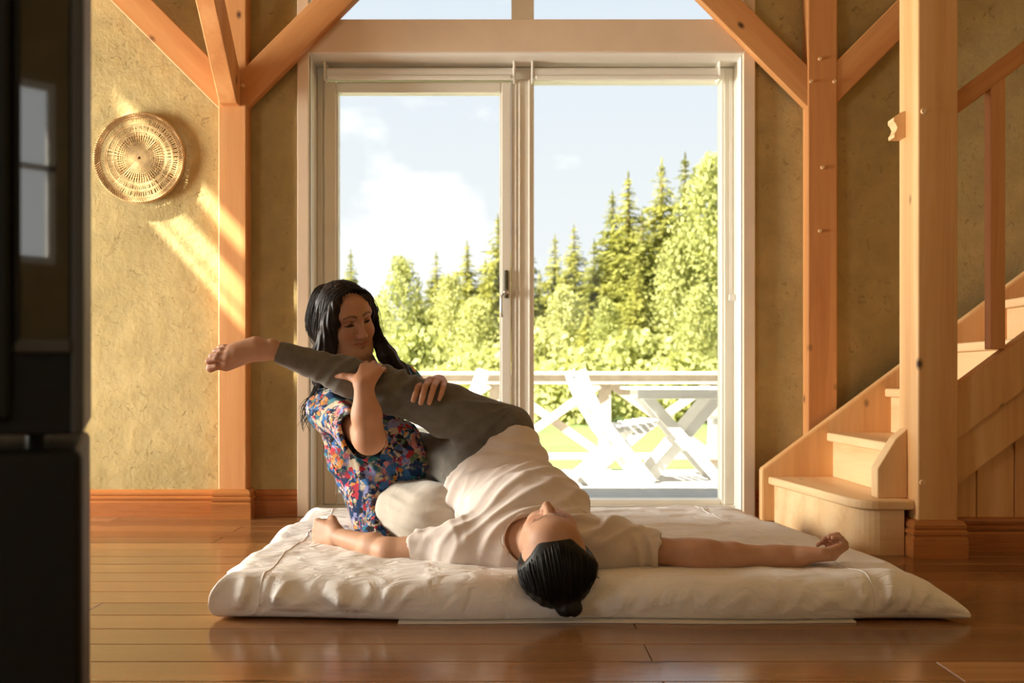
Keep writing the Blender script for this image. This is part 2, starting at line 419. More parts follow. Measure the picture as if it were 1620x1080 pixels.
leaf = empty('door_leaf', (-0.852, FRM, 0.03)); adopt(leaf, door)
ly0, ly1 = FRM-0.022, FRM+0.045
for nm, a in (('stile', (-0.852, -0.7975, ly0, ly1, 0.034, 1.950)), ('stile', (-0.049, -0.004, ly0, ly1, 0.034, 1.950)),
              ('rail', (-0.7975, -0.049, ly0, ly1, 1.9015, 1.950)), ('rail', (-0.7975, -0.049, ly0, ly1, 0.034, 0.0846))):
    box(nm, *a, cream_paint, leaf, bevel=0.005)
for a in ((-0.7985, -0.790, 0.085, 1.901), (-0.0565, -0.048, 0.085, 1.901)):
    box('glazing_bead', a[0], a[1], ly0+0.012, ly1, a[2], a[3], cream_paint, leaf, bevel=0.003)
box('glass_pane', -0.7975, -0.049, FRM+0.012, FRM+0.018, 0.0846, 1.9015, pane_glass, leaf)
tag(box('glass_pane', 0.100, 0.953, FRM+0.045, FRM+0.051, 0.052, 1.962, pane_glass, door))
bm = bmesh.new(); bm_box(bm, -0.035, -0.0165, ly0-0.012, ly0, 0.967, 1.095, 0.006, 2)
hp = from_bm('handle_plate', bm, dark_metal, leaf)
bm = bmesh.new(); bm_cyl(bm, (-0.026, ly0-0.010, 0.992), (-0.026, ly0-0.045, 0.992), 0.0115, n=18)
bm_tube(bm, [(-0.026, ly0-0.040, 0.992), (-0.034, ly0-0.044, 0.986), (-0.046, ly0-0.046, 0.972), (-0.048, ly0-0.046, 0.955), (-0.048, ly0-0.046, 0.905), (-0.046, ly0-0.043, 0.888), (-0.044, ly0-0.036, 0.884)], 0.0058, 10)
from_bm('door_handle', bm, steel, leaf, smooth=True)
# window above the door
win = tag(empty('window_1', (0.06, FRM, 2.17)), kind='structure')
for nm, a in (('frame_jamb', (OX0, -0.84, Y0, Y1, 2.172, OZ)), ('frame_jamb', (0.96, OX1, Y0, Y1, 2.172, OZ)), ('frame_head', (-0.84, 0.96, Y0, Y1, OZ-0.06, OZ)),
              ('mullion', (-0.003, 0.100, Y0, Y1, 2.172, OZ-0.06))):
    box(nm, *a, cream_paint, win, bevel=0.004)
box('glass_pane', -0.84, -0.003, FRM+0.045, FRM+0.051, 2.172, OZ-0.06, pane_glass, win)
box('glass_pane', 0.100, 0.96, FRM+0.045, FRM+0.051, 2.172, OZ-0.06, pane_glass, win)

# windows of the left and rear walls
def side_window(name, y0, y1, z0, z1, zbars, ybars=()):
    w = tag(empty(name, (WX-0.02, (y0+y1)/2, z0)), kind='structure')
    for a, b in zbars: box('rail', WX-0.030, WX-0.002, y0, y1, a, b, white_paint, w)
    for a, b in ybars: box('mullion', WX-0.030, WX-0.002, a, b, z0, z1, white_paint, w)
    box('glass_pane', WX-0.020, WX-0.016, y0, y1, z0, z1, pane_glass, w)
side_window('window_2', 2.80, 4.20, 0.25, 1.95, [(0.25, 0.30), (1.90, 1.95)], [(2.80, 2.85), (3.48, 3.52), (4.15, 4.20)])
side_window('window_3', 2.830, 3.204, 4.492, 5.04, [(4.72, 4.82)])
box('glazing_bar', WX-0.012, WX-0.004, 2.830, 3.204, 4.563, 4.580, white_paint, bpy.data.objects['window_3'])
side_window('fill_window', -3.0, -0.8, 0.60, 1.90, [(0.60, 0.65), (1.85, 1.90)], [(-3.0, -2.95), (-1.93, -1.87), (-0.85, -0.8)])  # unseen window behind the camera, put in for its fill light
w = tag(empty('window_5', (0.4, RY-0.02, 1.22)), kind='structure')
for a in ((-0.3, 1.16, 1.22, 1.26), (-0.3, 1.16, 2.16, 2.20), (-0.3, 1.16, 1.725, 1.755), (-0.3, -0.26, 1.26, 2.16), (1.12, 1.16, 1.26, 2.16), (0.39, 0.45, 1.26, 2.16)):
    box('window_bar', a[0], a[1], RY-0.03, RY-0.002, a[2], a[3], white_paint, w)
box('glass_pane', -0.3, 1.16, RY-0.020, RY-0.016, 1.22, 2.20, pane_glass, w)

# roller blinds
def blind(label, x0, x1, chain_x):
    yb = 4.475
    r = tag(empty('roller_blind', ((x0+x1)/2, yb, 1.955)), label, 'blind', 'roller blinds over the glazed door')
    bm = bmesh.new(); bm_cyl(bm, (x0+0.012, yb, 1.972), (x1-0.012, yb, 1.972), 0.026, n=24); from_bm('roll', bm, blind_white, r, smooth=False)
    box('hem_bar', x0+0.02, x1-0.02, yb-0.034, yb-0.024, 1.938, 1.956, white_paint, r, bevel=0.003)
    for x in (x0, x1-0.012):
        box('bracket', x, x+0.010, yb-0.030, FRM-0.011, 1.940, 2.0225, white_paint, r, bevel=0.003)
blind('rolled-up white roller blind above the hinged glass door leaf with the handle', -0.842, 0.016, 0)
blind('rolled-up white roller blind above the fixed glass pane towards the stairs', 0.086, 0.935, 0)
bc = tag(empty('blind_chain', (0.9845, 4.50, 0.9)), 'thin white bead chain hanging on the right door jamb', 'chain')
bm = bmesh.new(); bm_tube(bm, [(0.985, 4.500, 1.99), (0.985, 4.500, 0.98)], 0.0016, 5); bm_tube(bm, [(0.992, 4.500, 1.99), (0.992, 4.500, 0.98)], 0.0016, 5); from_bm('cord', bm, blind_white, bc)
bm = bmesh.new(); bm_box(bm, 0.980, 1.008, 4.492, 4.508, 0.955, 0.985, 0.005, 2); from_bm('holder', bm, blind_white, bc)

# ------------------------------------------------------------------ timber posts and braces
PL = [(0, 0), (0.024, 0), (0.024, 0.066), (0.020, 0.070), (0.020, 0.076), (0.024, 0.080), (0.024, 0.090), (0.017, 0.096), (0.020, 0.102), (0.020, 0.112), (0.012, 0.124), (0, 0.128)]
def plinth(x0, x1, y0, y1, parent, sides='flr'):
    """moulded boards mitred round the foot of a post"""
    bm = bmesh.new()
    rings = []
    for a, h in PL[1:-1]+[(0.0, 0.128)]:
        rings.append([bm.verts.new(p) for p in ((x0-a, y1, h), (x0-a, y0-a, h), (x1+a, y0-a, h), (x1+a, y1, h))])
    for A, B in zip(rings, rings[1:]):
        for k in range(3): bm.faces.new((A[k], A[k+1], B[k+1], B[k]))
    bmesh.ops.recalc_face_normals(bm, faces=list(bm.faces))
    for f in bm.faces:
        if f.normal.y > 0.2: f.normal_flip()
    return from_bm('plinth', bm, skirt_z, parent)
def pegs(pts, parent, r=0.0085):
    for p, n in pts:
        bm = bmesh.new(); p, n = Vector(p), Vector(n); bm_cyl(bm, p-n*0.004, p+n*0.007, r, r*0.85, 12); from_bm('wooden_peg', bm, stair_x, parent)
def post(label, x0, x1, y0, y1, pl=True, mat=timber_z):
    r = tag(empty('timber_post', ((x0+x1)/2, (y0+y1)/2, 0)), label, 'post')
    bm = bmesh.new(); bm_box(bm, x0, x1, y0, y1, 0.0, CEIL-0.01, 0.006, 2)
    from_bm('shaft', bm, mat, r)
    if pl: plinth(x0, x1, y0, y1, r)
    return r
PF = 4.29
lp = post('square pine post behind the bare foot, between the wall basket and the glass door', -1.267, -1.144, PF, WALL-0.001)
pegs([((-1.16, PF, 1.865), (0, -1, 0)), ((-1.243, PF, 1.80), (0, -1, 0)), ((-1.144, 4.33, 1.835), (1, 0, 0))], lp)
rp = post('square pine post between the glass door and the stairs', 1.275, 1.403, PF, WALL-0.001)
pegs([(P(1297, 93, PF), (0, -1, 0)), (P(1283, 129, PF), (0, -1, 0)), (P(1320, 129, PF), (0, -1, 0)), (P(1301, 265, PF), (0, -1, 0)), (P(1297, 365, PF), (0, -1, 0))], rp)
for x0, x1, yf in ((-1.267, -1.144, PF), (1.275, 1.403, PF)):
    pass
S = 1/math.sqrt(2)
def brace(label, a, dirv, L, w=0.128, t=0.050, ends=(0.0, 0)):
    d = Vector(dirv).normalized(); a = Vector(a)-d*0.085; L += 0.085
    up = Vector((0, 1, 0)) if abs(d.y) < 0.3 else Vector((1, 0, 0))
    o = beam('knee_brace', a, a+d*L, w, t, timber_z, None, 0.004, up)
    return tag(o, label, 'brace', 'knee braces of the timber frame')
yb = PF+0.030
brace('pine knee brace rising from the post above the wall basket', Vector((-1.262, yb, 1.865))+Vector((0, 0, -0.01)), (-1, 0, 1), 1.5)
brace('pine knee brace rising from the basket-side post across the upper glass', Vector((-1.150, yb, 1.858)), (1, 0, 1), 1.45)
brace('pine knee brace rising from the stair-side post across the upper glass', Vector((1.281, yb, 1.858)), (-1, 0, 1), 1.45)
brace('pine knee brace rising from the post behind the stairs towards the handrail', Vector((1.397, yb, 1.878)), (1, 0, 1), 1.5)
# brace that comes forward into the room, its foot cut level
bm = bmesh.new()
x0, x1 = -1.246, -1.170
ya, za = PF-0.002, 1.775
prof = [(ya, za), (ya-0.055, za), (ya-1.10, za+1.045), (ya-1.10, za+1.24), (ya, za+0.14)]
A = [bm.verts.new((x0, y_, z_)) for y_, z_ in prof]; B = [bm.verts.new((x1, y_, z_)) for y_, z_ in prof]
n = len(prof)
for i in range(n): bm.faces.new((A[i], A[(i+1) % n], B[(i+1) % n], B[i]))
bm.faces.new(A); bm.faces.new(list(reversed(B))); bmesh.ops.recalc_face_normals(bm, faces=list(bm.faces))
bmesh.ops.bevel(bm, geom=list(bm.edges), offset=0.003, segments=1, affect='EDGES')
tag(from_bm('knee_brace', bm, timber_z), 'pine knee brace coming forward into the room with a flat sawn foot', 'brace', 'knee braces of the timber frame')

# ------------------------------------------------------------------ stairs
NX0, NX1, NY0, NY1 = 1.366, 1.502, 3.351, 3.515
nw = post('stout full-height pine newel post at the foot of the stairs', NX0, NX1, NY0, NY1, True, newel_z)
bm = bmesh.new(); bm_box(bm, NX0+0.024, NX1-0.024, NY1, NY1+0.02, 0, 0.1); from_bm('plinth_back', bm, skirt_z, nw)
pegs([(P(1461, 176, NY0), (0, -1, 0)), (P(1459, 763, NY0), (0, -1, 0))], nw, 0.0105)
# moulded handrail stub on the newel
prof = [(0, 0), (-0.062, 0.0), (-0.064, 0.012), (-0.052, 0.022), (-0.046, 0.034), (-0.054, 0.046), (-0.066, 0.056), (-0.066, 0.068), (-0.050, 0.076), (-0.022, 0.088), (0, 0.092)]
bm = bmesh.new()
A = [bm.verts.new((NX0+a*0.62, NY1-0.06, 1.44+h)) for a, h in prof]; B = [bm.verts.new((NX0+a*0.62, NY1-0.005, 1.44+h)) for a, h in prof]
n = len(prof)
for i in range(n): bm.faces.new((A[i], A[(i+1) % n], B[(i+1) % n], B[i]))
bm.faces.new(A); bm.faces.new(list(reversed(B))); bmesh.ops.recalc_face_normals(bm, faces=list(bm.faces))
from_bm('rail_stub', bm, stair_y, nw)

st = tag(empty('staircase', (1.6, 3.85, 0)), 'closed pine staircase with pale bullnose treads climbing along the back wall', 'stairs')
RISE, GO = 0.186, 0.245
def prism(name, pts, z0, z1, mat, bevel=0.0, parent=st):
    bm = bmesh.new()
    A = [bm.verts.new((x, y, z0)) for x, y in pts]; B = [bm.verts.new((x, y, z1)) for x, y in pts]; n = len(pts)
    for i in range(n): bm.faces.new((A[i], A[(i+1) % n], B[(i+1) % n], B[i]))
    bm.faces.new(list(reversed(A))); bm.faces.new(B); bmesh.ops.recalc_face_normals(bm, faces=list(bm.faces))
    if bevel: bmesh.ops.bevel(bm, geom=[e for e in bm.edges if abs(e.verts[0].co.z-e.verts[1].co.z) < 1e-6], offset=bevel, segments=3, affect='EDGES', profile=0.6)
    return from_bm(name, bm, mat, parent)
YS0, YS1 = 3.53, 4.205
arc = lambda cx, cy, r, n=9: [(cx-r*math.cos(a), cy-r*math.sin(a)) for a in [math.pi/2*k/(n-1) for k in range(n)]]
t1 = [(1.083, YS1)]+arc(1.262, 3.478, 0.100)+[(NX0-0.001, 3.378), (NX0-0.001, YS0-0.005), (1.60, YS0-0.005), (1.60, YS1)]
prism('tread', t1, 0.156, 0.190, stair_y, 0.010)
r1 = [(1.108, YS1)]+arc(1.275, 3.492, 0.091)+[(NX0-0.026, 3.401), (NX0-0.026, 3.43), (1.27, 3.43), (1.235, 3.46), (1.205, 3.52), (1.13, YS1)]
prism('riser', r1, 0.0, 0.1555, stair_x)
for k in range(2, 11):
    x = 1.328+(k-2)*GO; z = 0.004+RISE*k
    bm = bmesh.new(); bm_box(bm, x, x+GO+0.03, YS0, YS1, z-0.036, z, 0.008, 3); from_bm('tread', bm, stair_y, st)
    box('riser', x+0.028, x+0.046, YS0, YS1, z-RISE+0.001, z-0.0365, stair_y, st)
def stringer(name, y0, y1, x0, x1, ztop, depth, foot, mat, slope=0.745):
    zt = lambda x: ztop(x)
    pts = [(x0, max(zt(x0)-depth, foot)), (x0, zt(x0)), (x1, zt(x1)), (x1, zt(x1)-depth)]
    if zt(x0)-depth < foot: pts = [(x0, foot), (x0, zt(x0)), (x1, zt(x1)), (x1, zt(x1)-depth), (x0+(foot-(zt(x0)-depth))/slope, foot)]
    bm = bmesh.new()
    A = [bm.verts.new((x, y0, z)) for x, z in pts]; B = [bm.verts.new((x, y1, z)) for x, z in pts]; n = len(pts)
    for i in range(n): bm.faces.new((A[i], A[(i+1) % n], B[(i+1) % n], B[i]))
    bm.faces.new(A); bm.faces.new(list(reversed(B))); bmesh.ops.recalc_face_normals(bm, faces=list(bm.faces))
    bmesh.ops.bevel(bm, geom=list(bm.edges), offset=0.004, segments=2, affect='EDGES')
    return from_bm(name, bm, mat, st)
zw = lambda x: 0.222+0.745*(x-1.060)
stringer('wall_stringer', 4.205, 4.265, 1.058, 3.25, zw, 0.33, 0.0, newel_z)
zo = lambda x: 0.571+0.745*(x-1.513)
stringer('outer_stringer', 3.405, 3.465, NX1-0.02, 3.25, zo, 0.185, 0.0, newel_z)
stringer('soffit_board', 3.430, 3.470, NX1-0.02, 3.25, lambda x: zo(x)-0.186, 0.165, 0.0, newel_z)
# start of the outer stringer standing on the first tread
bm = bmesh.new(); pts = [(1.262, 0.190), (1.262, 0.292), (1.325, 0.395), (NX0+0.001, 0.432), (NX0+0.001, 0.190)]
A = [bm.verts.new((x, 3.440, z)) for x, z in pts]; B = [bm.verts.new((x, 3.500, z)) for x, z in pts]; n = len(pts)
for i in range(n): bm.faces.new((A[i], A[(i+1) % n], B[(i+1) % n], B[i]))
bm.faces.new(A); bm.faces.new(list(reversed(B))); bmesh.ops.recalc_face_normals(bm, faces=list(bm.faces))
bmesh.ops.bevel(bm, geom=list(bm.edges), offset=0.003, segments=1, affect='EDGES'); from_bm('stringer_foot', bm, stair_z, st)
# vertical boarding under the stairs
x = NX1-0.005
while x < 3.2:
    z1 = min(zo(x)-0.30, CEIL-1)
    bm = bmesh.new(); bm_box(bm, x+0.0015, x+0.1315, 3.492, 3.510, 0.0, zo(x+0.13)-0.30, 0.003)
    from_bm('cladding_board', bm, newel_z, st); x += 0.133
bs = sweep_profile('skirting', SK, (NX1+0.024, 3.492, 0), (3.25, 3.492, 0), (0, -1, 0), skirt_x, st)
# handrail and balusters
zr = lambda x: 1.560+0.755*(x-1.543)
hr = beam('handrail', (NX1-0.01, 3.435, zr(NX1-0.01)), (3.25, 3.435, zr(3.25)), 0.062, 0.056, timber_z, st, 0.012, Vector((0, 1, 0)))
for x in (1.667, 1.93, 2.193, 2.456, 2.72, 2.98):
    box('baluster', x-0.025, x+0.025, 3.412, 3.462, zo(x)+0.018, zr(x)-0.022, timber_z, st, bevel=0.003)

# ------------------------------------------------------------------ woven wall basket
bk = tag(empty('wall_basket', (-1.628, WALL, 1.568)), 'round woven straw basket tray hung flat on the ochre wall', 'basket')
bc_ = Vector((-1.628, WALL-0.014, 1.568)); R0 = 0.196
rb = random.Random(3)
def dish(r): return -0.010*(r/R0)**3      # the rim stands a little forward
for i, (r, th) in enumerate([(0.193, 0.0065), (0.184, 0.005), (0.175, 0.0045), (0.149, 0.0034), (0.143, 0.0034), (0.122, 0.0032), (0.116, 0.0032)]+[(0.098-0.0098*k, 0.0032) for k in range(10)]):
    bm = bmesh.new(); bm_torus(bm, bc_+Vector((0, dish(r), 0)), r, th, Vector((0, -1, 0)), 72, 6)
    for v in bm.verts: v.co += Vector((rb.uniform(-1, 1), rb.uniform(-1, 1), rb.uniform(-1, 1)))*th*0.22
    from_bm('straw_ring', bm, grass_tan if i % 2 else straw_pale, bk, smooth=True)
bm = bmesh.new()
for i in range(110):
    a = 2*math.pi*i/110+rb.uniform(-.012, .012); d = Vector((math.cos(a), 0, math.sin(a)))
    bm_tube(bm, [bc_+d*r+Vector((0, dish(r)-0.001, 0)) for r in (0.100, 0.15, 0.197)], 0.0021, 4)
for i in range(54):
    a = 2*math.pi*i/54; d = Vector((math.cos(a), 0, math.sin(a)))
    bm_tube(bm, [bc_+d*r+Vector((0, dish(r)-0.003, 0)) for r in (0.006, 0.055, 0.103)], 0.0022, 4)
tag(from_bm('straw_spokes', bm, straw_pale, bk), kind='stuff')
bm = bmesh.new(); bm_cyl(bm, bc_+Vector((0, 0.004, 0)), bc_+Vector((0, 0.008, 0)), 0.103, 0.103, 48); from_bm('backing_coil', bm, grass_tan, bk)
bm = bmesh.new()
for k in range(120):
    a0 = 2*math.pi*k/120; a1 = a0+0.11
    bm_tube(bm, [bc_+Vector((math.cos(a0), 0, math.sin(a0)))*0.170+Vector((0, dish(.17)-0.004, 0)), bc_+Vector((math.cos(a1), 0, math.sin(a1)))*0.197+Vector((0, dish(.197)-0.006, 0))], 0.0024, 4)
tag(from_bm('rim_wrapping', bm, grass_tan, bk), kind='stuff')

# ------------------------------------------------------------------ wood stove (close to the lens)
th = math.radians(22)
sv = tag(empty('wood_stove', (P(131, 600, 1.0).x, 1.0, 0)), 'tall black steel wood stove with a narrow side glass', 'stove')
sv.rotation_euler = (0, 0, th)
def sbox(name, x0, x1, y0, y1, z0, z1, mat, bevel=0.0, seg=2, par=sv):
    return box(name, x0, x1, y0, y1, z0, z1, mat, par, bevel, seg, keep=False)
body = sbox('body', -0.46, 0.0, 0.0, 0.40, 0.5445, 1.30, black_steel, 0.004)
sbox('base', -0.46, 0.0, 0.0, 0.40, 0.0, 0.529, black_steel, 0.008)
bm = bmesh.new(); bm_cyl(bm, (-0.046, 0.06, 0.52), (-0.046, 0.06, 0.55), 0.009, n=16); from_bm('swivel_foot', bm, black_steel, sv, keep=False)
bm = bmesh.new(); bm_cyl(bm, (-0.30, 0.2, 0.52), (-0.30, 0.2, 0.55), 0.08, n=24); from_bm('swivel', bm, black_steel, sv, keep=False)
sbox('side_glass', -0.056, -0.0125, -0.004, 0.0, 0.640, 1.22, stove_glass)
sbox('glass_frame', -0.062, -0.056, -0.009, 0.0, 0.632, 1.23, black_steel, 0.002)
sbox('glass_frame', -0.062, -0.0105, -0.009, 0.0, 0.626, 0.640, stove_edge, 0.002)
sbox('corner_strip', -0.0105, 0.0015, -0.008, 0.398, 0.5455, 1.299, stove_edge, 0.003)
sbox('front_panel', -0.44, -0.064, -0.016, 0.0, 0.56, 1.26, black_steel, 0.005)
sbox('top_plate', -0.475, 0.012, -0.015, 0.415, 1.30, 1.325, black_steel, 0.005)
bm = bmesh.new(); bm_cyl(bm, (-0.23, 0.2, 1.325), (-0.23, 0.2, CEIL-0.01), 0.075, n=28); from_bm('flue_pipe', bm, black_steel, sv, smooth=False, keep=False)

# ------------------------------------------------------------------ outdoors: terrace, railing, garden furniture
DZ = -0.135
LZ = -0.60
deck = tag(empty('floor_terrace', (0, 6.4, DZ)), kind='structure')
box('joists', -6.0, 6.0, 4.85, 8.10, LZ+0.02, DZ-0.03, deck_wood, deck)
bm = bmesh.new(); bm_box(bm, -6, 6, -0.0685, 0.0685, -0.028, 0, 0.003)
dme = bpy.data.meshes.new('deck_board'); bm.to_mesh(dme); bm.free(); dme.materials.append(deck_wood)
y = 4.80
while y < 8.12:
    o = link('deck_board', dme, None, deck, keep=False); o.location = (0, y-6.4, 0); y += 0.143
tag(box('ground', -90, 90, 4.85, 150, LZ-0.2, LZ, lawn_m), kind='structure')
tag(box('wall_outer', WX-0.12, RX+0.12, WALL+0.332, WALL+0.36, LZ, -0.02, white_paint), kind='structure')
# railing
RYD = 8.04
rl = tag(empty('terrace_railing', (0, RYD, DZ)), 'pale weathered wooden terrace railing with crossed diagonal boards', 'railing')
px0 = (957-810)*RYD/F; sp = 0.885
xs_ = [px0+sp*k for k in range(-6, 7)]
box('top_rail', xs_[0]-0.1, xs_[-1]+0.1, RYD-0.07, RYD+0.07, 0.632, 0.664, rail_wood, rl, bevel=0.004)
box('upper_rail', xs_[0], xs_[-1], RYD-0.05, RYD-0.02, 0.560, 0.632, rail_wood, rl, bevel=0.003)
box('lower_rail', xs_[0], xs_[-1], RYD-0.045, RYD-0.015, -0.045, 0.01, rail_wood, rl, bevel=0.003)
for x in xs_: box('railing_post', x-0.05, x+0.05, RYD-0.015, RYD+0.06, LZ+0.02, 0.632, rail_wood, rl, bevel=0.003)
for a, b in zip(xs_, xs_[1:]):
    beam('diagonal_board', (a+0.05, RYD-0.035, 0.01), (b-0.05, RYD-0.035, 0.56), 0.07, 0.022, rail_wood, rl, 0.002)
    beam('diagonal_board', (a+0.05, RYD-0.005, 0.56), (b-0.05, RYD-0.005, 0.01), 0.07, 0.022, rail_wood, rl, 0.002)

def chair_proto():
    r = empty('folding_chair')
    def bar(name, a, b, y, w=0.062, t=0.024): return beam(name, (a[0], y, a[1]), (b[0], y, b[1]), w, t, deck_white, r, 0.004)
    def pth(name, pts, y, w):
        bm = bmesh.new(); rings = []
        for i, p in enumerate(pts):
            t = (Vector(pts[min(i+1, len(pts)-1)])-Vector(pts[max(i-1, 0)])).normalized(); nx = Vector((t.y, -t.x))
            rings.append([bm.verts.new((p[0]+nx.x*s*w/2, y+q*0.012, p[1]+nx.y*s*w/2)) for s, q in ((-1, -1), (1, -1), (1, 1), (-1, 1))])
        for A, B in zip(rings, rings[1:]):
            for k in range(4): bm.faces.new((A[k], A[(k+1) % 4], B[(k+1) % 4], B[k]))
        bm.faces.new(rings[0]); bm.faces.new(rings[-1]); bmesh.ops.recalc_face_normals(bm, faces=list(bm.faces))
        return from_bm(name, bm, deck_white, r)
    long = [(-0.265, 0.80), (-0.225, 0.68), (-0.165, 0.55), (-0.06, 0.38), (0.10, 0.18), (0.25, 0.0)]
    for s in (-1, 1):
        pth('back_rail', long, s*0.20, 0.078)
        pth('leg', [(-0.27, 0.0), (-0.10, 0.14), (0.10, 0.30), (0.22, 0.40)], s*0.172, 0.066)
        bar('seat_rail', (-0.06, 0.365), (0.29, 0.415), s*0.145, 0.04)
    for k in range(6):
        t = k/5; x = -0.262+0.115*t; z = 0.775-0.235*t
        a = math.radians(70)
        bm = bmesh.new(); bm_box(bm, -0.008, 0.008, -0.19, 0.19, -0.019, 0.019, 0.003)
        bmesh.ops.rotate(bm, verts=list(bm.verts), cent=(0, 0, 0), matrix=Matrix.Rotation(-0.38, 3, 'Y')); bmesh.ops.translate(bm, verts=list(bm.verts), vec=(x+0.006, 0, z))
        from_bm('back_slat', bm, deck_white, r)
    for k in range(7):
        t = k/6; x = -0.05+0.33*t; z = 0.366+0.05*t+0.028
        box('seat_slat', x-0.019, x+0.019, -0.20, 0.20, z-0.008, z+0.008, deck_white, r, bevel=0.003)
    return r
ch = chair_proto()
CG = 'white folding chairs on the terrace'
tag(ch, 'white wooden folding chair in full view beside the garden table', 'chair', CG)
ch.location = (0.715, 7.20, DZ); ch.rotation_euler = (0, 0, math.radians(8))
c2 = copy_tree(ch); tag(c2, 'white folding chair showing only its leaning back above the raised thigh', 'chair', CG)
c2.location = (-0.46, 6.75, DZ); c2.rotation_euler = (0, 0, math.radians(184))
c3 = copy_tree(ch); tag(c3, 'white folding chair tucked behind the crossed legs of the garden table', 'chair', CG)
c3.location = (1.83, 7.45, DZ); c3.rotation_euler = (0, 0, math.radians(186))
tb = tag(empty('garden_table', (1.26, 7.35, DZ)), 'white slatted wooden garden table on crossed legs', 'table')
TZ = 0.545
for k in range(5):
    yy = 7.35-0.26+0.13*k
    box('table_slat', 0.835, 1.70, yy-0.061, yy+0.061, TZ-0.020, TZ, deck_white, tb, bevel=0.003)
for yy in (7.12, 7.58):
    box('apron', 0.90, 1.64, yy-0.012, yy+0.012, TZ-0.085, TZ-0.0205, deck_white, tb, bevel=0.003)
    beam('leg', (0.96, yy+0.026, TZ-0.06), (1.50, yy+0.026, DZ), 0.075, 0.024, deck_white, tb, 0.003)
    beam('leg', (1.50, yy+0.052, TZ-0.06), (0.98, yy+0.052, DZ), 0.075, 0.024, deck_white, tb, 0.003)
box('stretcher', 1.215, 1.255, 7.16, 7.62, 0.18, 0.22, deck_white, tb)

# ------------------------------------------------------------------ trees
def mesh_quads(name, V, mat):
    """V: (n, 4, 3) quads"""
    V = np.asarray(V, dtype=np.float32); n = len(V)
    me = bpy.data.meshes.new(name); me.vertices.add(n*4); me.vertices.foreach_set('co', V.reshape(-1))
    me.loops.add(n*4); me.loops.foreach_set('vertex_index', np.arange(n*4, dtype=np.int32))
    me.polygons.add(n); me.polygons.foreach_set('loop_start', np.arange(0, n*4, 4, dtype=np.int32))
    me.update(calc_edges=True); me.materials.append(mat)
    return me
def conifer_mesh(seed, Ht=10.0, R=1.9, whorls=52):
    r = np.random.RandomState(seed); Q = []
    for w in range(whorls):
        t = (w+r.rand()*0.5)/whorls; z = Ht*(0.06+0.93*t)
        L0 = R*(1-t)**0.95*(0.70+0.45*r.rand())+0.035
        nb = int(8-3.5*t)
        for b in range(nb):
            a = 2*np.pi*(b+r.rand()*0.8)/nb; L = L0*(0.7+0.45*r.rand())
            m = max(2, int(L*16))
            s = np.linspace(0.12, 1, m)
            px = np.cos(a)*L*s; py = np.sin(a)*L*s; pz = z-0.30*L*s+0.16*L*s**3
            for i in range(m):
                for j in range(2):
                    c = np.array([px[i], py[i], pz[i]])+r.normal(size=3)*(0.06, 0.06, 0.05)*(0.4+L*0.5)
                    d = np.array([np.cos(a+r.normal()*0.9), np.sin(a+r.normal()*0.9), -0.45+r.normal()*0.25]); d /= np.linalg.norm(d)
                    e = np.cross(d, r.normal(size=3)); e /= np.linalg.norm(e)
                    l = (0.15 if L > 0.4 else 0.10)*(0.7+0.6*r.rand()); wd = l*0.34
                    Q.append([c-d*l-e*wd*0.6, c-d*l+e*wd*0.6, c+d*l+e*wd*0.4, c+d*l-e*wd*0.4])
    for i in range(24):
        z = Ht*(0.93+0.085*i/24); a = r.rand()*6.28; c = np.array([0.0, 0.0, z]); e = np.array([np.cos(a), np.sin(a), 0])*0.035; d = np.array([0, 0, 0.10])
        Q.append([c-d-e, c-d+e, c+d+e*0.4, c+d-e*0.4])
    return mesh_quads('spruce_foliage', Q, spruce_leaf)
def birch_mesh(seed, Ht=8.0, R=1.9, n=5200):
    r = np.random.RandomState(seed); Q = []
    nb = 22
    cs = []
    for k in range(nb):
        t = 0.22+0.76*k/nb; rr = R*(np.sin(np.pi*min(1, (t-0.08)/0.92)**0.8)**0.7)
        a = k*2.4; cs.append((np.cos(a)*rr*0.55, np.sin(a)*rr*0.55, Ht*t, rr*0.55+0.25))
    for i in range(n):
        cx, cy, cz, cr = cs[r.randint(nb)]
        v = r.normal(size=3); v /= np.linalg.norm(v); q = cr*(0.35+0.75*r.rand()**0.6)
        c = np.array([cx, cy, cz])+v*q*np.array([1, 1, 0.85])
        d = r.normal(size=3); d /= np.linalg.norm(d); e = np.cross(d, r.normal(size=3)); e /= np.linalg.norm(e); l = 0.10*(0.6+0.8*r.rand())
        Q.append([c-d*l, c+e*l*0.7, c+d*l, c-e*l*0.7])
    return mesh_quads('birch_foliage', Q, birch_leaf)
sp_me = [conifer_mesh(s) for s in (1, 2, 3)]
bi_me = [birch_mesh(s) for s in (4, 5)]
def trunk_mesh(mat, Ht, r0):
    bm = bmesh.new(); bm_cyl(bm, (0, 0, 0), (0, 0, Ht*0.97), r0, r0*0.12, 8); me = bpy.data.meshes.new('trunk'); bm.to_mesh(me); bm.free(); me.materials.append(mat); return me
tr_s, tr_b = trunk_mesh(bark, 10, 0.13), trunk_mesh(birch_bark, 8, 0.085)
TG = 'trees of the forest edge beyond the terrace'
def tree(kind, px, top, d, wide=1.0, var=0):
    x = (px-810)*d/F; h = H+(600-top)*d/F-LZ
    base = 10.0 if kind == 's' else 8.0
    r = empty('spruce_tree' if kind == 's' else 'birch_tree', (x, d, LZ), rz=(px*0.37) % 6.28)
    r.scale = (h/base*wide, h/base*wide, h/base)
    f = link('foliage', (sp_me[var % 3] if kind == 's' else bi_me[var % 2]), None, r, keep=False); f['kind'] = 'stuff'
    link('trunk', tr_s if kind == 's' else tr_b, None, r, keep=False)
    return r
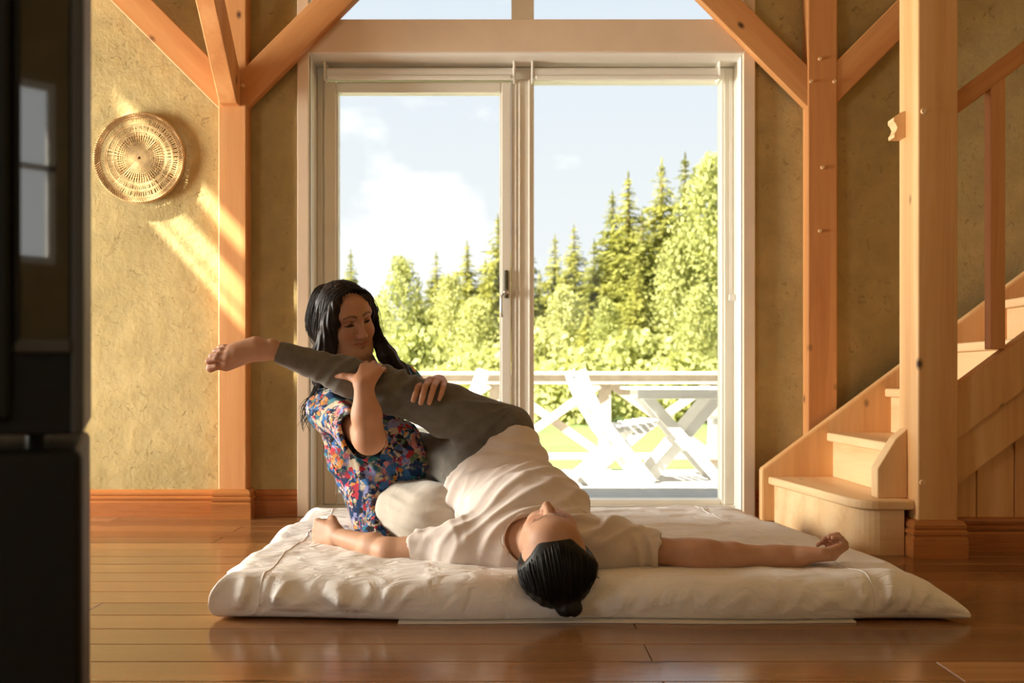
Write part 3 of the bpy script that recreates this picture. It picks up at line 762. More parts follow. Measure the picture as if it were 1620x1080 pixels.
specs = [  # kind, px, top, depth, width, label
    ('s', 555, 398, 52, 1.40, 'small lone spruce beyond the window edge over the woman\'s hair'),
    ('b', 598, 468, 50, 0.8, 'low birch between the lone spruce and the broad pale birch'),
    ('b', 636, 404, 46, 0.7, 'broad pale birch standing just beyond the woman\'s head'),
    ('s', 662, 442, 54, 1.48, 'short spruce half hidden behind the broad pale birch'),
    ('s', 690, 400, 56, 1.36, 'slim dark spruce between the two pale birches'),
    ('b', 712, 430, 45, 0.7, 'pale birch in front of the slim dark spruce'),
    ('s', 739, 384, 50, 1.48, 'full spruce left of the door handle'),
    ('b', 752, 470, 42, 1.0, 'low bright birch under the full spruce by the door handle'),
    ('s', 768, 410, 52, 1.40, 'narrow spruce squeezed beside the tall one at the mullion'),
    ('s', 788, 342, 47, 1.40, 'tall spruce cut by the edge of the hinged door leaf'),
    ('s', 824, 350, 50, 1.48, 'spruce hidden behind the door mullion'),
    ('s', 854, 430, 56, 1.40, 'short spruce just past the mullion in the fixed pane'),
    ('s', 878, 374, 56, 1.36, 'shorter of two slim spruces standing against open sky'),
    ('s', 908, 356, 55, 1.36, 'taller of two slim spruces standing against open sky'),
    ('b', 893, 450, 42, 0.8, 'round pale birch below the two slim spruces'),
    ('b', 858, 500, 44, 0.8, 'low birch next to the mullion in the fixed pane'),
    ('s', 940, 382, 48, 1.48, 'sunlit spruce on the left flank of the tall group'),
    ('s', 969, 303, 50, 1.40, 'first spruce of the tall group, with a thin tip'),
    ('s', 994, 277, 48, 1.44, 'second spruce of the tall group, fuller than the first'),
    ('s', 1016, 336, 43, 1.48, 'bright spruce in front of the tall group'),
    ('s', 1047, 256, 50, 1.44, 'pointed spruce in the middle of the tall group'),
    ('s', 1084, 247, 55, 1.40, 'slim dark spruce at the back of the tall group'),
    ('b', 1068, 370, 40, 0.65, 'pale leafy tree before the pointed spruce'),
    ('b', 1122, 240, 40, 0.62, 'tall pale leafy tree rising at the right jamb'),
    ('s', 1150, 215, 50, 1.48, 'tall spruce hidden behind the right jamb'),
    ('b', 960, 470, 38, 0.7, 'leafy tree at the foot of the tall spruces above the white chair'),
    ('b', 1105, 450, 33, 0.8, 'bright leafy tree above the garden table'),
    ('s', 1010, 420, 37, 1.52, 'young spruce above the garden table'),
    ('s', 930, 480, 40, 1.48, 'young spruce above the white chair\'s back'),
    ('s', 500, 380, 52, 1.48, 'spruce hidden by the left door jamb'),
    ('b', 470, 430, 44, 1.00, 'birch hidden by the left door casing'),
    ('b', 350, 420, 42, 1.00, 'birch hidden by the wall behind the basket-side post'),
    ('s', 420, 360, 50, 1.48, 'spruce hidden by the strip of wall beside the post'),
    ('s', 1230, 230, 48, 1.48, 'spruce hidden by the wall right of the door'),
]
for i, (k, px, top, d, wd, lab) in enumerate(specs):
    tag(tree(k, px, top, d, wd, i), lab, 'tree', TG)
bush_me = birch_mesh(9, 1.7, 1.2, 1500)
for i in range(17):
    px = 520+i*43+(i*29 % 17); d = 27+(i*7 % 9)
    o = link('bush', bush_me); o.location = ((px-810)*d/F, d, LZ-0.1); o.scale = (1.1+0.2*(i % 3), 1.1, 0.85+0.2*(i % 4)); o.rotation_euler = (0, 0, i*1.3)
    tag(o, 'bright green leafy bush at the foot of the forest edge', 'bush', 'bushes at the foot of the forest edge')

# ------------------------------------------------------------------ smooth-blended body surfaces
def axis(*segs):
    """non-uniform sample positions: (start, end, step) pieces"""
    out = []
    for a, b, s in segs:
        n = max(1, int(round((b-a)/s))); out.append(np.linspace(a, b, n, endpoint=False))
    out.append([segs[-1][1]])
    return np.concatenate(out).astype(np.float32)
def vv(p): return np.array(p, dtype=np.float32)
class Cap:
    """tapered capsule, optionally flattened by factor s along n"""
    def __init__(s, a, b, r0, r1=None, k=0.02, flat=None):
        s.a, s.b = vv(a), vv(b); s.r0 = r0; s.r1 = r0 if r1 is None else r1; s.k = k; s.flat = flat
    def box(s):
        r = max(s.r0, s.r1); return np.minimum(s.a, s.b)-r, np.maximum(s.a, s.b)+r
    def dist(s, X, Y, Z):
        qx, qy, qz = X-s.a[0], Y-s.a[1], Z-s.a[2]; ba = s.b-s.a
        if s.flat:
            n, f = vv(s.flat[0]), s.flat[1]; n = n/np.linalg.norm(n); g = 1/f-1
            c = (qx*n[0]+qy*n[1]+qz*n[2])*g; qx = qx+n[0]*c; qy = qy+n[1]*c; qz = qz+n[2]*c
            ba = ba+n*float(ba@n)*g
        L2 = float(ba@ba)+1e-12
        t = np.clip((qx*ba[0]+qy*ba[1]+qz*ba[2])/L2, 0, 1)
        d = np.sqrt((qx-t*ba[0])**2+(qy-t*ba[1])**2+(qz-t*ba[2])**2)-(s.r0+(s.r1-s.r0)*t)
        return d*(s.flat[1] if s.flat else 1.0)
class Ell:
    """ellipsoid with axes given as rows of R"""
    def __init__(s, c, rad, R=None, k=0.02):
        s.c, s.rad, s.k = vv(c), vv(rad), k; s.R = np.eye(3, dtype=np.float32) if R is None else np.array(R, dtype=np.float32)
    def box(s):
        e = np.sqrt(((s.R*s.rad[:, None])**2).sum(0)); return s.c-e, s.c+e
    def dist(s, X, Y, Z):
        qx, qy, qz = X-s.c[0], Y-s.c[1], Z-s.c[2]; k0 = 0; k1 = 0
        for i in range(3):
            q = (qx*s.R[i, 0]+qy*s.R[i, 1]+qz*s.R[i, 2])/s.rad[i]
            k0 = k0+q*q; k1 = k1+(q/s.rad[i])**2
        k0 = np.sqrt(k0); return k0*(k0-1)/np.sqrt(k1+1e-9)
class Fld:
    def __init__(s, ax, ay, az):
        s.x, s.y, s.z = ax, ay, az; s.F = np.full((len(ax), len(ay), len(az)), 0.25, dtype=np.float32)
    def sl(s, lo, hi, pad):
        r = []
        for A, l, h in zip((s.x, s.y, s.z), lo, hi):
            i = max(0, int(np.searchsorted(A, l-pad))-1); j = min(len(A), int(np.searchsorted(A, h+pad))+1); r.append(slice(i, max(j, i+1)))
        return tuple(r)
    def ev(s, p, sl): return p.dist(s.x[sl[0]][:, None, None], s.y[sl[1]][None, :, None], s.z[sl[2]][None, None, :])
    def add(s, p, infl=0.0, k=None, pad=0.05):
        lo, hi = p.box(); sl = s.sl(lo, hi, pad+infl); k = p.k if k is None else k
        a = s.F[sl]; b = (s.ev(p, sl)-infl).astype(np.float32)
        h = np.clip(0.5+0.5*(a-b)/k, 0, 1); s.F[sl] = a*(1-h)+b*h-k*h*(1-h)
    def cut(s, p, infl=0.0, k=0.01, pad=0.05):
        lo, hi = p.box(); sl = s.sl(lo, hi, pad); a = s.F[sl]; b = -(s.ev(p, sl)-infl).astype(np.float32)
        h = np.clip(0.5-0.5*(a-b)/k, 0, 1); s.F[sl] = a*(1-h)+b*h+k*h*(1-h)
    def half(s, p, n, lo=None, hi=None):
        """keep only the side of the plane that n points away from"""
        p, n = vv(p), vv(n); n = n/np.linalg.norm(n)
        sl = s.sl(lo, hi, 0) if lo is not None else (slice(None),)*3
        d = (s.x[sl[0]][:, None, None]-p[0])*n[0]+(s.y[sl[1]][None, :, None]-p[1])*n[1]+(s.z[sl[2]][None, None, :]-p[2])*n[2]
        s.F[sl] = np.maximum(s.F[sl], d.astype(np.float32))
    def shell(s, t): s.F = np.maximum(s.F, -(s.F+t))
    def mesh(s, smooth=2):
        F = s.F; ins = F < 0
        c = np.zeros(tuple(n-1 for n in F.shape), dtype=np.uint8)
        for i in (0, 1):
            for j in (0, 1):
                for k in (0, 1): c += ins[i:i+c.shape[0], j:j+c.shape[1], k:k+c.shape[2]]
        I, J, K = np.nonzero((c > 0) & (c < 8)); n = len(I)
        vid = np.full(c.shape, -1, dtype=np.int32); vid[I, J, K] = np.arange(n)
        cs = [(i, j, k) for i in (0, 1) for j in (0, 1) for k in (0, 1)]
        val = {q: F[I+q[0], J+q[1], K+q[2]] for q in cs}
        pos = {q: np.stack((s.x[I+q[0]], s.y[J+q[1]], s.z[K+q[2]]), 1) for q in cs}
        acc = np.zeros((n, 3)); cnt = np.zeros(n)
        for a in cs:
            for ax in range(3):
                if a[ax] == 0:
                    b = tuple(1 if m == ax else a[m] for m in range(3)); va, vb = val[a], val[b]; m = (va < 0) != (vb < 0)
                    t = np.where(m, va/np.where(va == vb, 1, va-vb), 0)[:, None]
                    acc += np.where(m[:, None], pos[a]+(pos[b]-pos[a])*t, 0); cnt += m
        V = acc/np.maximum(cnt, 1)[:, None]
        Q = []
        for ax in range(3):
            o1, o2 = (ax+1) % 3, (ax+2) % 3
            a = [slice(None)]*3; b = [slice(None)]*3; a[ax] = slice(0, -1); b[ax] = slice(1, None)
            A, B = ins[tuple(a)], ins[tuple(b)]; e = np.nonzero(A != B); e = list(e)
            ok = (e[o1] > 0) & (e[o2] > 0) & (e[o1] < F.shape[o1]-1) & (e[o2] < F.shape[o2]-1)
            e = [q[ok] for q in e]; fl = A[tuple(e)]
            def cell(d1, d2):
                q = list(e); q[o1] = q[o1]-d1; q[o2] = q[o2]-d2; return vid[tuple(q)]
            f = np.stack((cell(1, 1), cell(0, 1), cell(0, 0), cell(1, 0)), 1)
            f[~fl] = f[~fl][:, ::-1]; Q.append(f)
        Q = np.concatenate(Q); Q = Q[(Q >= 0).all(1)]
        for _ in range(smooth): V = laplace(V, Q, 0.5)
        return V, Q
def laplace(V, Q, w):
    n = len(V); e = np.concatenate([np.stack((Q[:, i], Q[:, (i+1) % 4]), 1) for i in range(4)])
    deg = np.bincount(e[:, 0], minlength=n)+np.bincount(e[:, 1], minlength=n)
    out = np.empty_like(V)
    for c in range(3): out[:, c] = np.bincount(e[:, 0], weights=V[e[:, 1], c], minlength=n)+np.bincount(e[:, 1], weights=V[e[:, 0], c], minlength=n)
    return V*(1-w)+w*out/np.maximum(deg, 1)[:, None]
def vnormals(V, Q):
    nf = np.cross(V[Q[:, 2]]-V[Q[:, 0]], V[Q[:, 3]]-V[Q[:, 1]]); N = np.zeros_like(V)
    for c in range(3):
        for i in range(4): N[:, c] += np.bincount(Q[:, i], weights=nf[:, c], minlength=len(V))
    return N/np.maximum(np.linalg.norm(N, axis=1), 1e-12)[:, None]
def vnoise(Pp, scale, seed=0):
    """smooth value noise in -1..1"""
    p = np.asarray(Pp)*scale+seed*17.3; i = np.floor(p).astype(np.int64); f = p-i; f = f*f*(3-2*f); out = 0
    for dx in (0, 1):
        for dy in (0, 1):
            for dz in (0, 1):
                h = ((i[:, 0]+dx)*73856093 ^ (i[:, 1]+dy)*19349663 ^ (i[:, 2]+dz)*83492791 ^ (seed*2654435)) & 0x7fffffff
                h = (h*1103515245+12345) & 0x7fffffff; h = (h ^ (h >> 13))*1274126177 & 0x7fffffff
                g = (h % 20011)/20011.0*2-1
                out = out+g*(f[:, 0] if dx else 1-f[:, 0])*(f[:, 1] if dy else 1-f[:, 1])*(f[:, 2] if dz else 1-f[:, 2])
    return out
def folds(V, across, freq, seed=0, warp=0.5, along=0.35, ws=9.0):
    """soft ridges 0..1 running perpendicular to 'across' (world direction), broken up by noise"""
    a = np.asarray(across, dtype=float); a = a/np.linalg.norm(a)
    s = (V@a)*freq+warp*vnoise(V, ws, seed)
    r = (0.5+0.5*np.cos(2*np.pi*s))**1.8
    m = np.clip(0.5+0.9*vnoise(V, freq*along, seed+5), 0, 1)
    return r*m
def mesh_obj(name, V, Q, mat, parent=None, col=None, smooth=True):
    me = bpy.data.meshes.new(name); n, q = len(V), len(Q)
    me.vertices.add(n); me.vertices.foreach_set('co', np.asarray(V, dtype=np.float32).reshape(-1))
    me.loops.add(q*4); me.loops.foreach_set('vertex_index', np.asarray(Q, dtype=np.int32).reshape(-1))
    me.polygons.add(q); me.polygons.foreach_set('loop_start', np.arange(0, q*4, 4, dtype=np.int32))
    me.update(calc_edges=True); me.validate()
    me.polygons.foreach_set('use_smooth', np.full(len(me.polygons), smooth))
    if col is not None:
        at = me.color_attributes.new('Col', 'FLOAT_COLOR', 'POINT'); c4 = np.ones((n, 4), dtype=np.float32); c4[:, :3] = col; at.data.foreach_set('color', c4.reshape(-1))
    me.materials.append(mat)
    return link(name, me, None, parent)

def frame(fwd, up):
    f = Vector(fwd).normalized(); u = Vector(up); u = (u-f*u.dot(f)).normalized(); return f.cross(u), f, u   # local x, y (face), z (crown)
class Head:
    def __init__(s, O, fwd, up, sc=1.0): s.O = Vector(O); s.ax = frame(fwd, up); s.s = sc; s.R = [list(a) for a in s.ax]
    def w(s, x, y, z): return s.O+(s.ax[0]*x+s.ax[1]*y+s.ax[2]*z)*s.s
    def local(s, V): return (np.asarray(V)-np.array(s.O))@np.array(s.R).T/s.s
    def ell(s, c, r, k=0.02): return Ell(s.w(*c), [q*s.s for q in r], s.R, k)
    def cap(s, a, b, r0, r1=None, k=0.01): return Cap(s.w(*a), s.w(*b), r0*s.s, (r0 if r1 is None else r1)*s.s, k)
    def prims(s, lids=True):
        L = [s.ell((0, -0.012, 0.034), (0.074, 0.094, 0.082)), s.ell((0, 0.022, -0.012), (0.066, 0.072, 0.098), 0.03),
             s.ell((0, 0.040, -0.066), (0.050, 0.050, 0.045), 0.03), s.ell((0, 0.072, -0.100), (0.022, 0.020, 0.016), 0.025),
             s.ell((0, 0.055, 0.052), (0.052, 0.036, 0.040), 0.03)]
        for q in (-1, 1):
            L += [s.ell((q*0.037, 0.062, -0.030), (0.026, 0.025, 0.024), 0.025), s.cap((q*0.012, 0.090, 0.034), (q*0.048, 0.074, 0.034), 0.0085, 0.007, 0.018),
                  s.ell((q*0.071, -0.004, -0.010), (0.008, 0.020, 0.032), 0.008), s.cap((q*0.052, 0.02, -0.075), (q*0.030, 0.070, -0.098), 0.020, 0.016, 0.03)]
        return L
    def details(s, Fd):
        for q in (-1, 1): Fd.cut(s.ell((q*0.033, 0.099, 0.013), (0.017, 0.016, 0.0105)), k=0.012)
        add = [s.cap((0, 0.092, 0.022), (0, 0.110, -0.026), 0.0075, 0.0105, 0.012), s.ell((0, 0.1135, -0.030), (0.0105, 0.0105, 0.0095), 0.008)]
        for q in (-1, 1):
            add += [s.ell((q*0.0115, 0.102, -0.033), (0.0078, 0.0098, 0.0075), 0.006), s.ell((q*0.033, 0.0805, 0.012), (0.0135, 0.0120, 0.0105), 0.004)]
        add += [s.cap((-0.025, 0.0800, -0.0555), (0, 0.0960, -0.0560), 0.0036, 0.0046, 0.008), s.cap((0, 0.0960, -0.0560), (0.025, 0.0800, -0.0555), 0.0046, 0.0036, 0.008),
                s.cap((-0.018, 0.0850, -0.0640), (0, 0.0935, -0.0670), 0.0042, 0.0056, 0.008), s.cap((0, 0.0935, -0.0670), (0.018, 0.0850, -0.0640), 0.0056, 0.0042, 0.008)]
        for q in (-1, 1): add.append(s.ell((q*0.030, 0.074, -0.052), (0.012, 0.012, 0.012), 0.015))
        for p in add: Fd.add(p)
        Fd.cut(s.cap((-0.026, 0.0895, -0.0590), (0, 0.1040, -0.0615), 0.0024, 0.0028), k=0.004); Fd.cut(s.cap((0, 0.1040, -0.0615), (0.026, 0.0895, -0.0590), 0.0028, 0.0024), k=0.004)
    def paint(s, V, col, base):
        """lips, brows and lash lines as colour on the skin"""
        q = s.local(V); x, y, z = np.abs(q[:, 0]), q[:, 1], q[:, 2]
        front = y > 0.05
        lip = front & (x < 0.026) & (np.abs(z+0.0615-(x/0.026)**2*0.003) < 0.0095*(1-(x/0.028)**2))
        col[lip] = base*np.array([0.82, 0.58, 0.56])
        zb = 0.0345+0.005*np.sin(np.clip((x-0.010)/0.042, 0, 1)*np.pi)-0.003*np.clip((x-0.034)/0.02, 0, 1)
        br = front & (x > 0.010) & (x < 0.052) & (np.abs(z-zb) < 0.0046*(1.15-0.6*np.clip((x-0.01)/0.042, 0, 1)))
        col[br] = col[br]*0.40
        ey = front & (np.abs(x-0.033) < 0.0150) & (np.abs(z-0.0085+((x-0.033)/0.0150)**2*0.0035) < 0.0042*(1-((x-0.033)/0.0160)**2)+0.0008)
        col[ey] = np.array([0.030, 0.018, 0.012])
        lid = front & (np.abs(x-0.033) < 0.016) & (z > 0.013) & (z < 0.022)
        col[lid] = col[lid]*np.array([0.70, 0.60, 0.58])
        cheek = np.exp(-(((x-0.038)/0.02)**2+((z+0.03)/0.02)**2))*front
        col *= 1-np.outer(cheek, [0.02, 0.16, 0.16])
        return col

def hand(wr, u, n, s_, curls, sc=1.0, spread=0.0, thumb=((0.6, 0.55, 0.25), (0.5, 0.8, 0.3)), thumb_len=(0.034, 0.028), k=0.008):
    """hand from wrist wr: u along the palm, n the way the palm faces, s_ towards the thumb. curls: (mcp, pip, dip) degrees per finger"""
    u = Vector(u).normalized(); n = Vector(n); n = (n-u*n.dot(u)).normalized(); s_ = Vector(s_); s_ = (s_-u*s_.dot(u)-n*s_.dot(n)).normalized()
    wr = Vector(wr); L = []
    base = [(0.030, 0.083), (0.0095, 0.088), (-0.0105, 0.085), (-0.029, 0.077)]
    lens = [(0.040, 0.024, 0.020), (0.045, 0.028, 0.021), (0.041, 0.026, 0.020), (0.032, 0.019, 0.018)]
    rad = [(0.0100, 0.0088, 0.0078), (0.0102, 0.0090, 0.0080), (0.0098, 0.0086, 0.0076), (0.0088, 0.0076, 0.0068)]
    for i in range(4):
        b = wr+(u*base[i][1]+s_*base[i][0])*sc
        L.append(Cap(wr+(u*0.004+s_*base[i][0]*0.55)*sc, b, 0.0165*sc, 0.0120*sc, 0.014))
        d0 = (u+s_*spread*(1.5-i)/1.5).normalized(); side = d0.cross(n).normalized(); p = b; ang = 0
        for j in range(3):
            ang += math.radians(curls[i][j]); d = d0*math.cos(ang)+n*math.sin(ang)
            q = p+d*lens[i][j]*sc; r0 = rad[i][j]*sc; r1 = (rad[i][j+1] if j < 2 else rad[i][2]*0.88)*sc
            L.append(Cap(p, q, r0, r1, 0.003 if j else 0.006)); p = q
    tb = wr+(u*0.018+s_*0.020+n*0.006)*sc
    d1 = (s_*thumb[0][0]+u*thumb[0][1]+n*thumb[0][2]).normalized(); d2 = (s_*thumb[1][0]+u*thumb[1][1]+n*thumb[1][2]).normalized()
    m = tb+d1*0.040*sc; e = m+d2*thumb_len[0]*sc; d3 = (d2*0.85+d1*-0.05+n*0.22).normalized(); f = e+d3*thumb_len[1]*sc
    L += [Cap(tb, m, 0.0175*sc, 0.0125*sc, 0.014), Cap(m, e, 0.0115*sc, 0.0100*sc, 0.004), Cap(e, f, 0.0100*sc, 0.0082*sc, 0.003)]
    return L
def strands(name, guides, n, jitter, rad, mat, parent, seed=1, nseg=10, tip=0.25, wave=0.0, start=0.0):
    """hair locks: tubes that follow guide polylines (lists of points), spread around them"""
    r = random.Random(seed); bm = bmesh.new()
    for _ in range(n):
        g = guides[r.randrange(len(guides))]; m = len(g)
        off = Vector((r.gauss(0, 1), r.gauss(0, 1), r.gauss(0, 1))); ph = r.uniform(0, 6.28)
        t1 = r.uniform(0.72, 1.0); t0 = r.uniform(0, start); pts = []; rr = []
        for k in range(nseg):
            t = (t0+k/(nseg-1)*(t1-t0))*(m-1); i = min(int(t), m-2); f = t-i
            a, b = Vector(g[i]), Vector(g[i+1]); pm = Vector(g[max(i-1, 0)]); pn = Vector(g[min(i+2, m-1)])
            p = 0.5*((2*a)+(b-pm)*f+(2*pm-5*a+4*b-pn)*f*f+(3*a-pm-3*b+pn)*f**3)
            j = jitter*(0.55+0.9*k/(nseg-1))
            p = p+off*j+Vector((math.sin(ph+t*2.4), math.cos(ph*1.7+t*2.1), math.sin(ph*0.6+t*2.8)))*wave*(k/(nseg-1))
            pts.append(p); rr.append(rad*min(1, 0.35+0.4*k)*(1-(1-tip)*(k/(nseg-1))**2)*r.uniform(0.85, 1.1))
        bm_tube(bm, pts, rr, 5)
    return from_bm(name, bm, mat, parent, smooth=True)

def skin_mat():
    b = NB('skin'); at = b.n('ShaderNodeVertexColor', layer_name='Col')
    n = b.noise(b.coords(), 45, 4); n2 = b.noise(b.coords(), 9, 3)
    col = b.mix(1.0, at.outputs[0], b.ramp(b.mix(0.5, n, n2), [(0.3, (0.88, 0.84, 0.82)), (0.7, (1.0, 1.0, 1.0))]), 'MULTIPLY')
    b.bump(b.noise(b.coords(), 260, 3), 0.10, 0.002)
    m = b.set(col, 0.56, 0.25); b.b.inputs['Subsurface Weight'].default_value = 0.12; b.b.inputs['Subsurface Radius'].default_value = (0.012, 0.005, 0.003); b.b.inputs['Subsurface Scale'].default_value = 0.6
    return m
skin_m = skin_mat()
def cloth(name, c0, c1, weave=900, bumps=0.25, nsc=14, rough=0.9, crease=0.35, cs=16):
    b = NB(name); n = b.noise(b.coords(), nsc, 5); fine = b.noise(b.coords(), weave, 2); cr = b.noise(b.coords((1, 1, 1)), cs, 2, 0.5, 0.6)
    col = b.ramp(b.mix(0.35, n, fine), [(0.3, c0), (0.7, c1)])
    h = b.math('ADD', b.math('MULTIPLY', cr, crease*6), b.math('MULTIPLY', fine, 0.25)); b.bump(h, bumps, 0.006)
    m = b.set(col, rough, 0.12); b.b.inputs['Sheen Weight'].default_value = 0.15
    return m
tshirt_m = cloth('beige_jersey', (0.60, 0.505, 0.435), (0.71, 0.615, 0.545))
grey_trouser_m = cloth('dark_grey_cotton', (0.095, 0.082, 0.064), (0.155, 0.136, 0.110), nsc=30)
cream_trouser_m = cloth('cream_linen', (0.46, 0.39, 0.31), (0.58, 0.50, 0.41), nsc=20, crease=0.6)
def floral():
    b = NB('floral_print_cotton'); co = b.coords()
    w = b.n('ShaderNodeTexNoise'); b.l(co, w.inputs[0]); w.inputs['Scale'].default_value = 28; w.inputs['Detail'].default_value = 3
    dco = b.mix(0.055, co, w.outputs[1], 'ADD')
    def vor(scale, feat='F1'):
        v = b.n('ShaderNodeTexVoronoi', feature=feat); b.l(dco, v.inputs[0]); v.inputs['Scale'].default_value = scale; return v
    v1, v2, v3 = vor(17), vor(40), vor(90)
    def pick(v, stops):
        s = b.n('ShaderNodeSeparateXYZ'); b.l(v.outputs['Color'], s.inputs[0]); return b.ramp(s.outputs[0], stops, 'CONSTANT')
    navy, blue, teal, red, orange, cream, dark, pink, green, viol = (0.012, 0.030, 0.085), (0.045, 0.13, 0.30), (0.03, 0.14, 0.19), (0.42, 0.035, 0.05), (0.52, 0.22, 0.06), (0.50, 0.40, 0.28), (0.02, 0.016, 0.016), (0.55, 0.22, 0.22), (0.12, 0.18, 0.10), (0.26, 0.26, 0.46)
    base = pick(v1, [(0.0, navy), (0.17, teal), (0.32, blue), (0.44, navy), (0.54, red), (0.62, dark), (0.70, orange), (0.80, teal), (0.93, cream)])
    mid = pick(v2, [(0.0, navy), (0.12, cream), (0.26, blue), (0.40, viol), (0.52, dark), (0.62, pink), (0.72, green), (0.82, red), (0.90, cream)])
    fin = pick(v3, [(0.0, dark), (0.2, blue), (0.4, cream), (0.55, navy), (0.7, red), (0.8, orange), (0.9, cream)])
    m1 = b.ramp(b.noise(co, 14, 3, 0.6), [(0.46, 0.0), (0.52, 1.0)]); m2 = b.ramp(b.noise(co, 20, 3, 0.6, 0.6), [(0.50, 0.0), (0.56, 1.0)])
    col = b.mix(m2, b.mix(m1, base, mid), fin)
    edge = b.ramp(v1.outputs['Distance'], [(0.0, 0.75), (0.35, 0.0)]); col = b.mix(b.math('MULTIPLY', edge, 0.25), col, orange)
    b.bump(b.noise(co, 18, 5, 0.6, 1.0), 0.4, 0.008)
    return b.set(col, 0.85, 0.15)
floral_m = floral()
def hair_mat(name, c0, c1):
    b = NB(name); n = b.noise(b.coords(), 40, 3); col = b.ramp(n, [(0.3, c0), (0.75, c1)])
    return b.set(col, 0.55, 0.25)
hair_dark = hair_mat('dark_brown_hair', (0.008, 0.005, 0.0035), (0.030, 0.016, 0.010))
hair_black = hair_mat('near_black_hair', (0.006, 0.0045, 0.0035), (0.020, 0.014, 0.009))

# ------------------------------------------------------------------ the person lying on the futon
def lerp(a, b, t): return Vector(a)*(1-t)+Vector(b)*t
SKIN_A = np.array([0.50, 0.275, 0.165]); SKIN_B = np.array([0.50, 0.255, 0.145])
pa = tag(empty('person', (0.0, 2.85, 0.10)), 'person in a beige T-shirt and grey trousers lying on the futon with arms spread', 'person', 'people on the futon')
C0, C1 = P(781, 750, 3.13), Vector((0.050, 2.84, 0.205))
SP = (C0-C1).normalized(); L0 = Vector((0.84, 0.05, 0.54)).normalized()
def torso_prims():
    out = []
    for t, w, dp in ((0, 0.158, 0.100), (0.22, 0.150, 0.096), (0.45, 0.140, 0.098), (0.70, 0.150, 0.108), (0.92, 0.160, 0.112), (1.05, 0.158, 0.105)):
        c = lerp(C0, C1, t)+Vector((0, 0, 1))*(-0.02*math.sin(math.pi*min(t, 1)))
        l = L0.slerp(Vector((1, 0, 0)), min(1, t**0.9)); l = (l-SP*l.dot(SP)).normalized(); f = SP.cross(l).normalized()
        out.append(Ell(c, (w, dp, 0.105), [list(l), list(f), list(SP)], 0.05))
    return out
shr, elr, wrr = P(958, 864, 2.70), P(1113, 878, 2.655), P(1258, 881, 2.650)
shl, ell_, wrl = P(735, 864, 2.74), P(616, 872, 2.80), P(533, 848, 2.975)
neck_lo, neck_hi = Vector((0.050, 2.72, 0.165)), Vector((0.085, 2.60, 0.165))
shoulder_prims = [Cap(shl, shr, 0.062, 0.062, 0.05), Cap(lerp(shl, shr, 0.3), lerp(shl, shr, 0.7), 0.075, 0.075, 0.05)]
arm_r = [Cap(shr, elr, 0.044, 0.033, 0.03), Cap(elr-Vector((0.03, 0, 0)), lerp(elr, wrr, 0.3), 0.031, 0.034, 0.05), Cap(lerp(elr, wrr, 0.3), wrr, 0.034, 0.0235, 0.02), Cap(lerp(elr, wrr, 0.8), wrr+Vector((0.02, 0, 0)), 0.0235, 0.0235, 0.035, ((0, 0, 1), 0.85))]
arm_l = [Cap(shl, ell_, 0.046, 0.037, 0.03), Cap(ell_, lerp(ell_, wrl, 0.3), 0.036, 0.037, 0.02), Cap(lerp(ell_, wrl, 0.3), wrl, 0.037, 0.025, 0.02)]
hand_r = hand(wrr+Vector((0.004, 0, 0.002)), (1, -0.02, 0.02), (0, 0.15, 1), (0, -1, 0.15), [(34, 80, 62), (42, 86, 62), (50, 90, 62), (56, 92, 62)], 1.04, 0.0, ((0.40, 0.88, 0.10), (0.02, 0.90, 0.20)), (0.026, 0.020))
ul = (P(500, 842, 3.03)-wrl).normalized()
hand_l = hand(wrl, ul, (0.25, 1, -0.1), (0, 0.1, 1), [(74, 98, 66), (78, 100, 66), (82, 100, 66), (84, 100, 66)], 1.06, 0.0, ((0.55, 0.75, 0.40), (-0.3, 0.55, 0.75)), (0.030, 0.024))
hip_r, kn_r, an_r = P(800, 682, 3.15), P(612, 617, 3.075), P(430, 553, 3.03)
hip_l, kn_l, an_l = P(756, 738, 3.18), P(668, 724, 3.42), P(765, 805, 3.72)
leg_r = [Cap(hip_r, lerp(hip_r, kn_r, 0.5), 0.080, 0.069, 0.04), Cap(lerp(hip_r, kn_r, 0.5), kn_r, 0.069, 0.058, 0.03), Cap(kn_r, lerp(kn_r, an_r, 0.35), 0.058, 0.049, 0.03), Cap(lerp(kn_r, an_r, 0.35), an_r, 0.049, 0.026, 0.03)]
leg_l = [Cap(hip_l, kn_l, 0.094, 0.078, 0.04), Cap(kn_l, an_l, 0.056, 0.036, 0.03)]
# bare foot: instep towards the room, big toe lowest
foot = [Ell(P(416, 559, 3.055), (0.030, 0.032, 0.024), None, 0.02), Cap(P(434, 553, 3.03), P(410, 551, 3.03), 0.029, 0.030, 0.02), Ell(P(430, 540, 3.015), (0.013, 0.012, 0.009), None, 0.012),
        Cap(P(404, 554, 3.02), P(376, 559, 3.01), 0.025, 0.022, 0.02)]
mtp = [(358, 579, 3.015), (359, 569, 3.003), (361, 561, 3.003), (364, 554, 3.010), (368, 549, 3.020)]
tip = [(333, 582, 3.020), (329, 571, 3.010), (334, 562.5, 3.012), (340, 555, 3.018), (347, 549, 3.026)]
for i, (m, t) in enumerate(zip(mtp, tip)):
    r = 0.0165 if i == 0 else 0.0125
    foot.append(Cap(P(404, 558-3.5*i, 3.028), P(*m), 0.022, r, 0.014))
    mid = lerp(P(*m), P(*t), 0.55)+Vector((0, -0.007, 0.003))
    rt = 0.0125 if i == 0 else 0.0082-0.0003*i
    foot += [Cap(P(*m), mid, r*0.78, rt*0.95, 0.004), Cap(mid, P(*t), rt*0.95, rt*1.12, 0.002)]
ha = Head(Vector((0.106, 2.520, 0.158)), (-0.13, -0.03, 1), (0.05, -1, 0.0), 1.06)
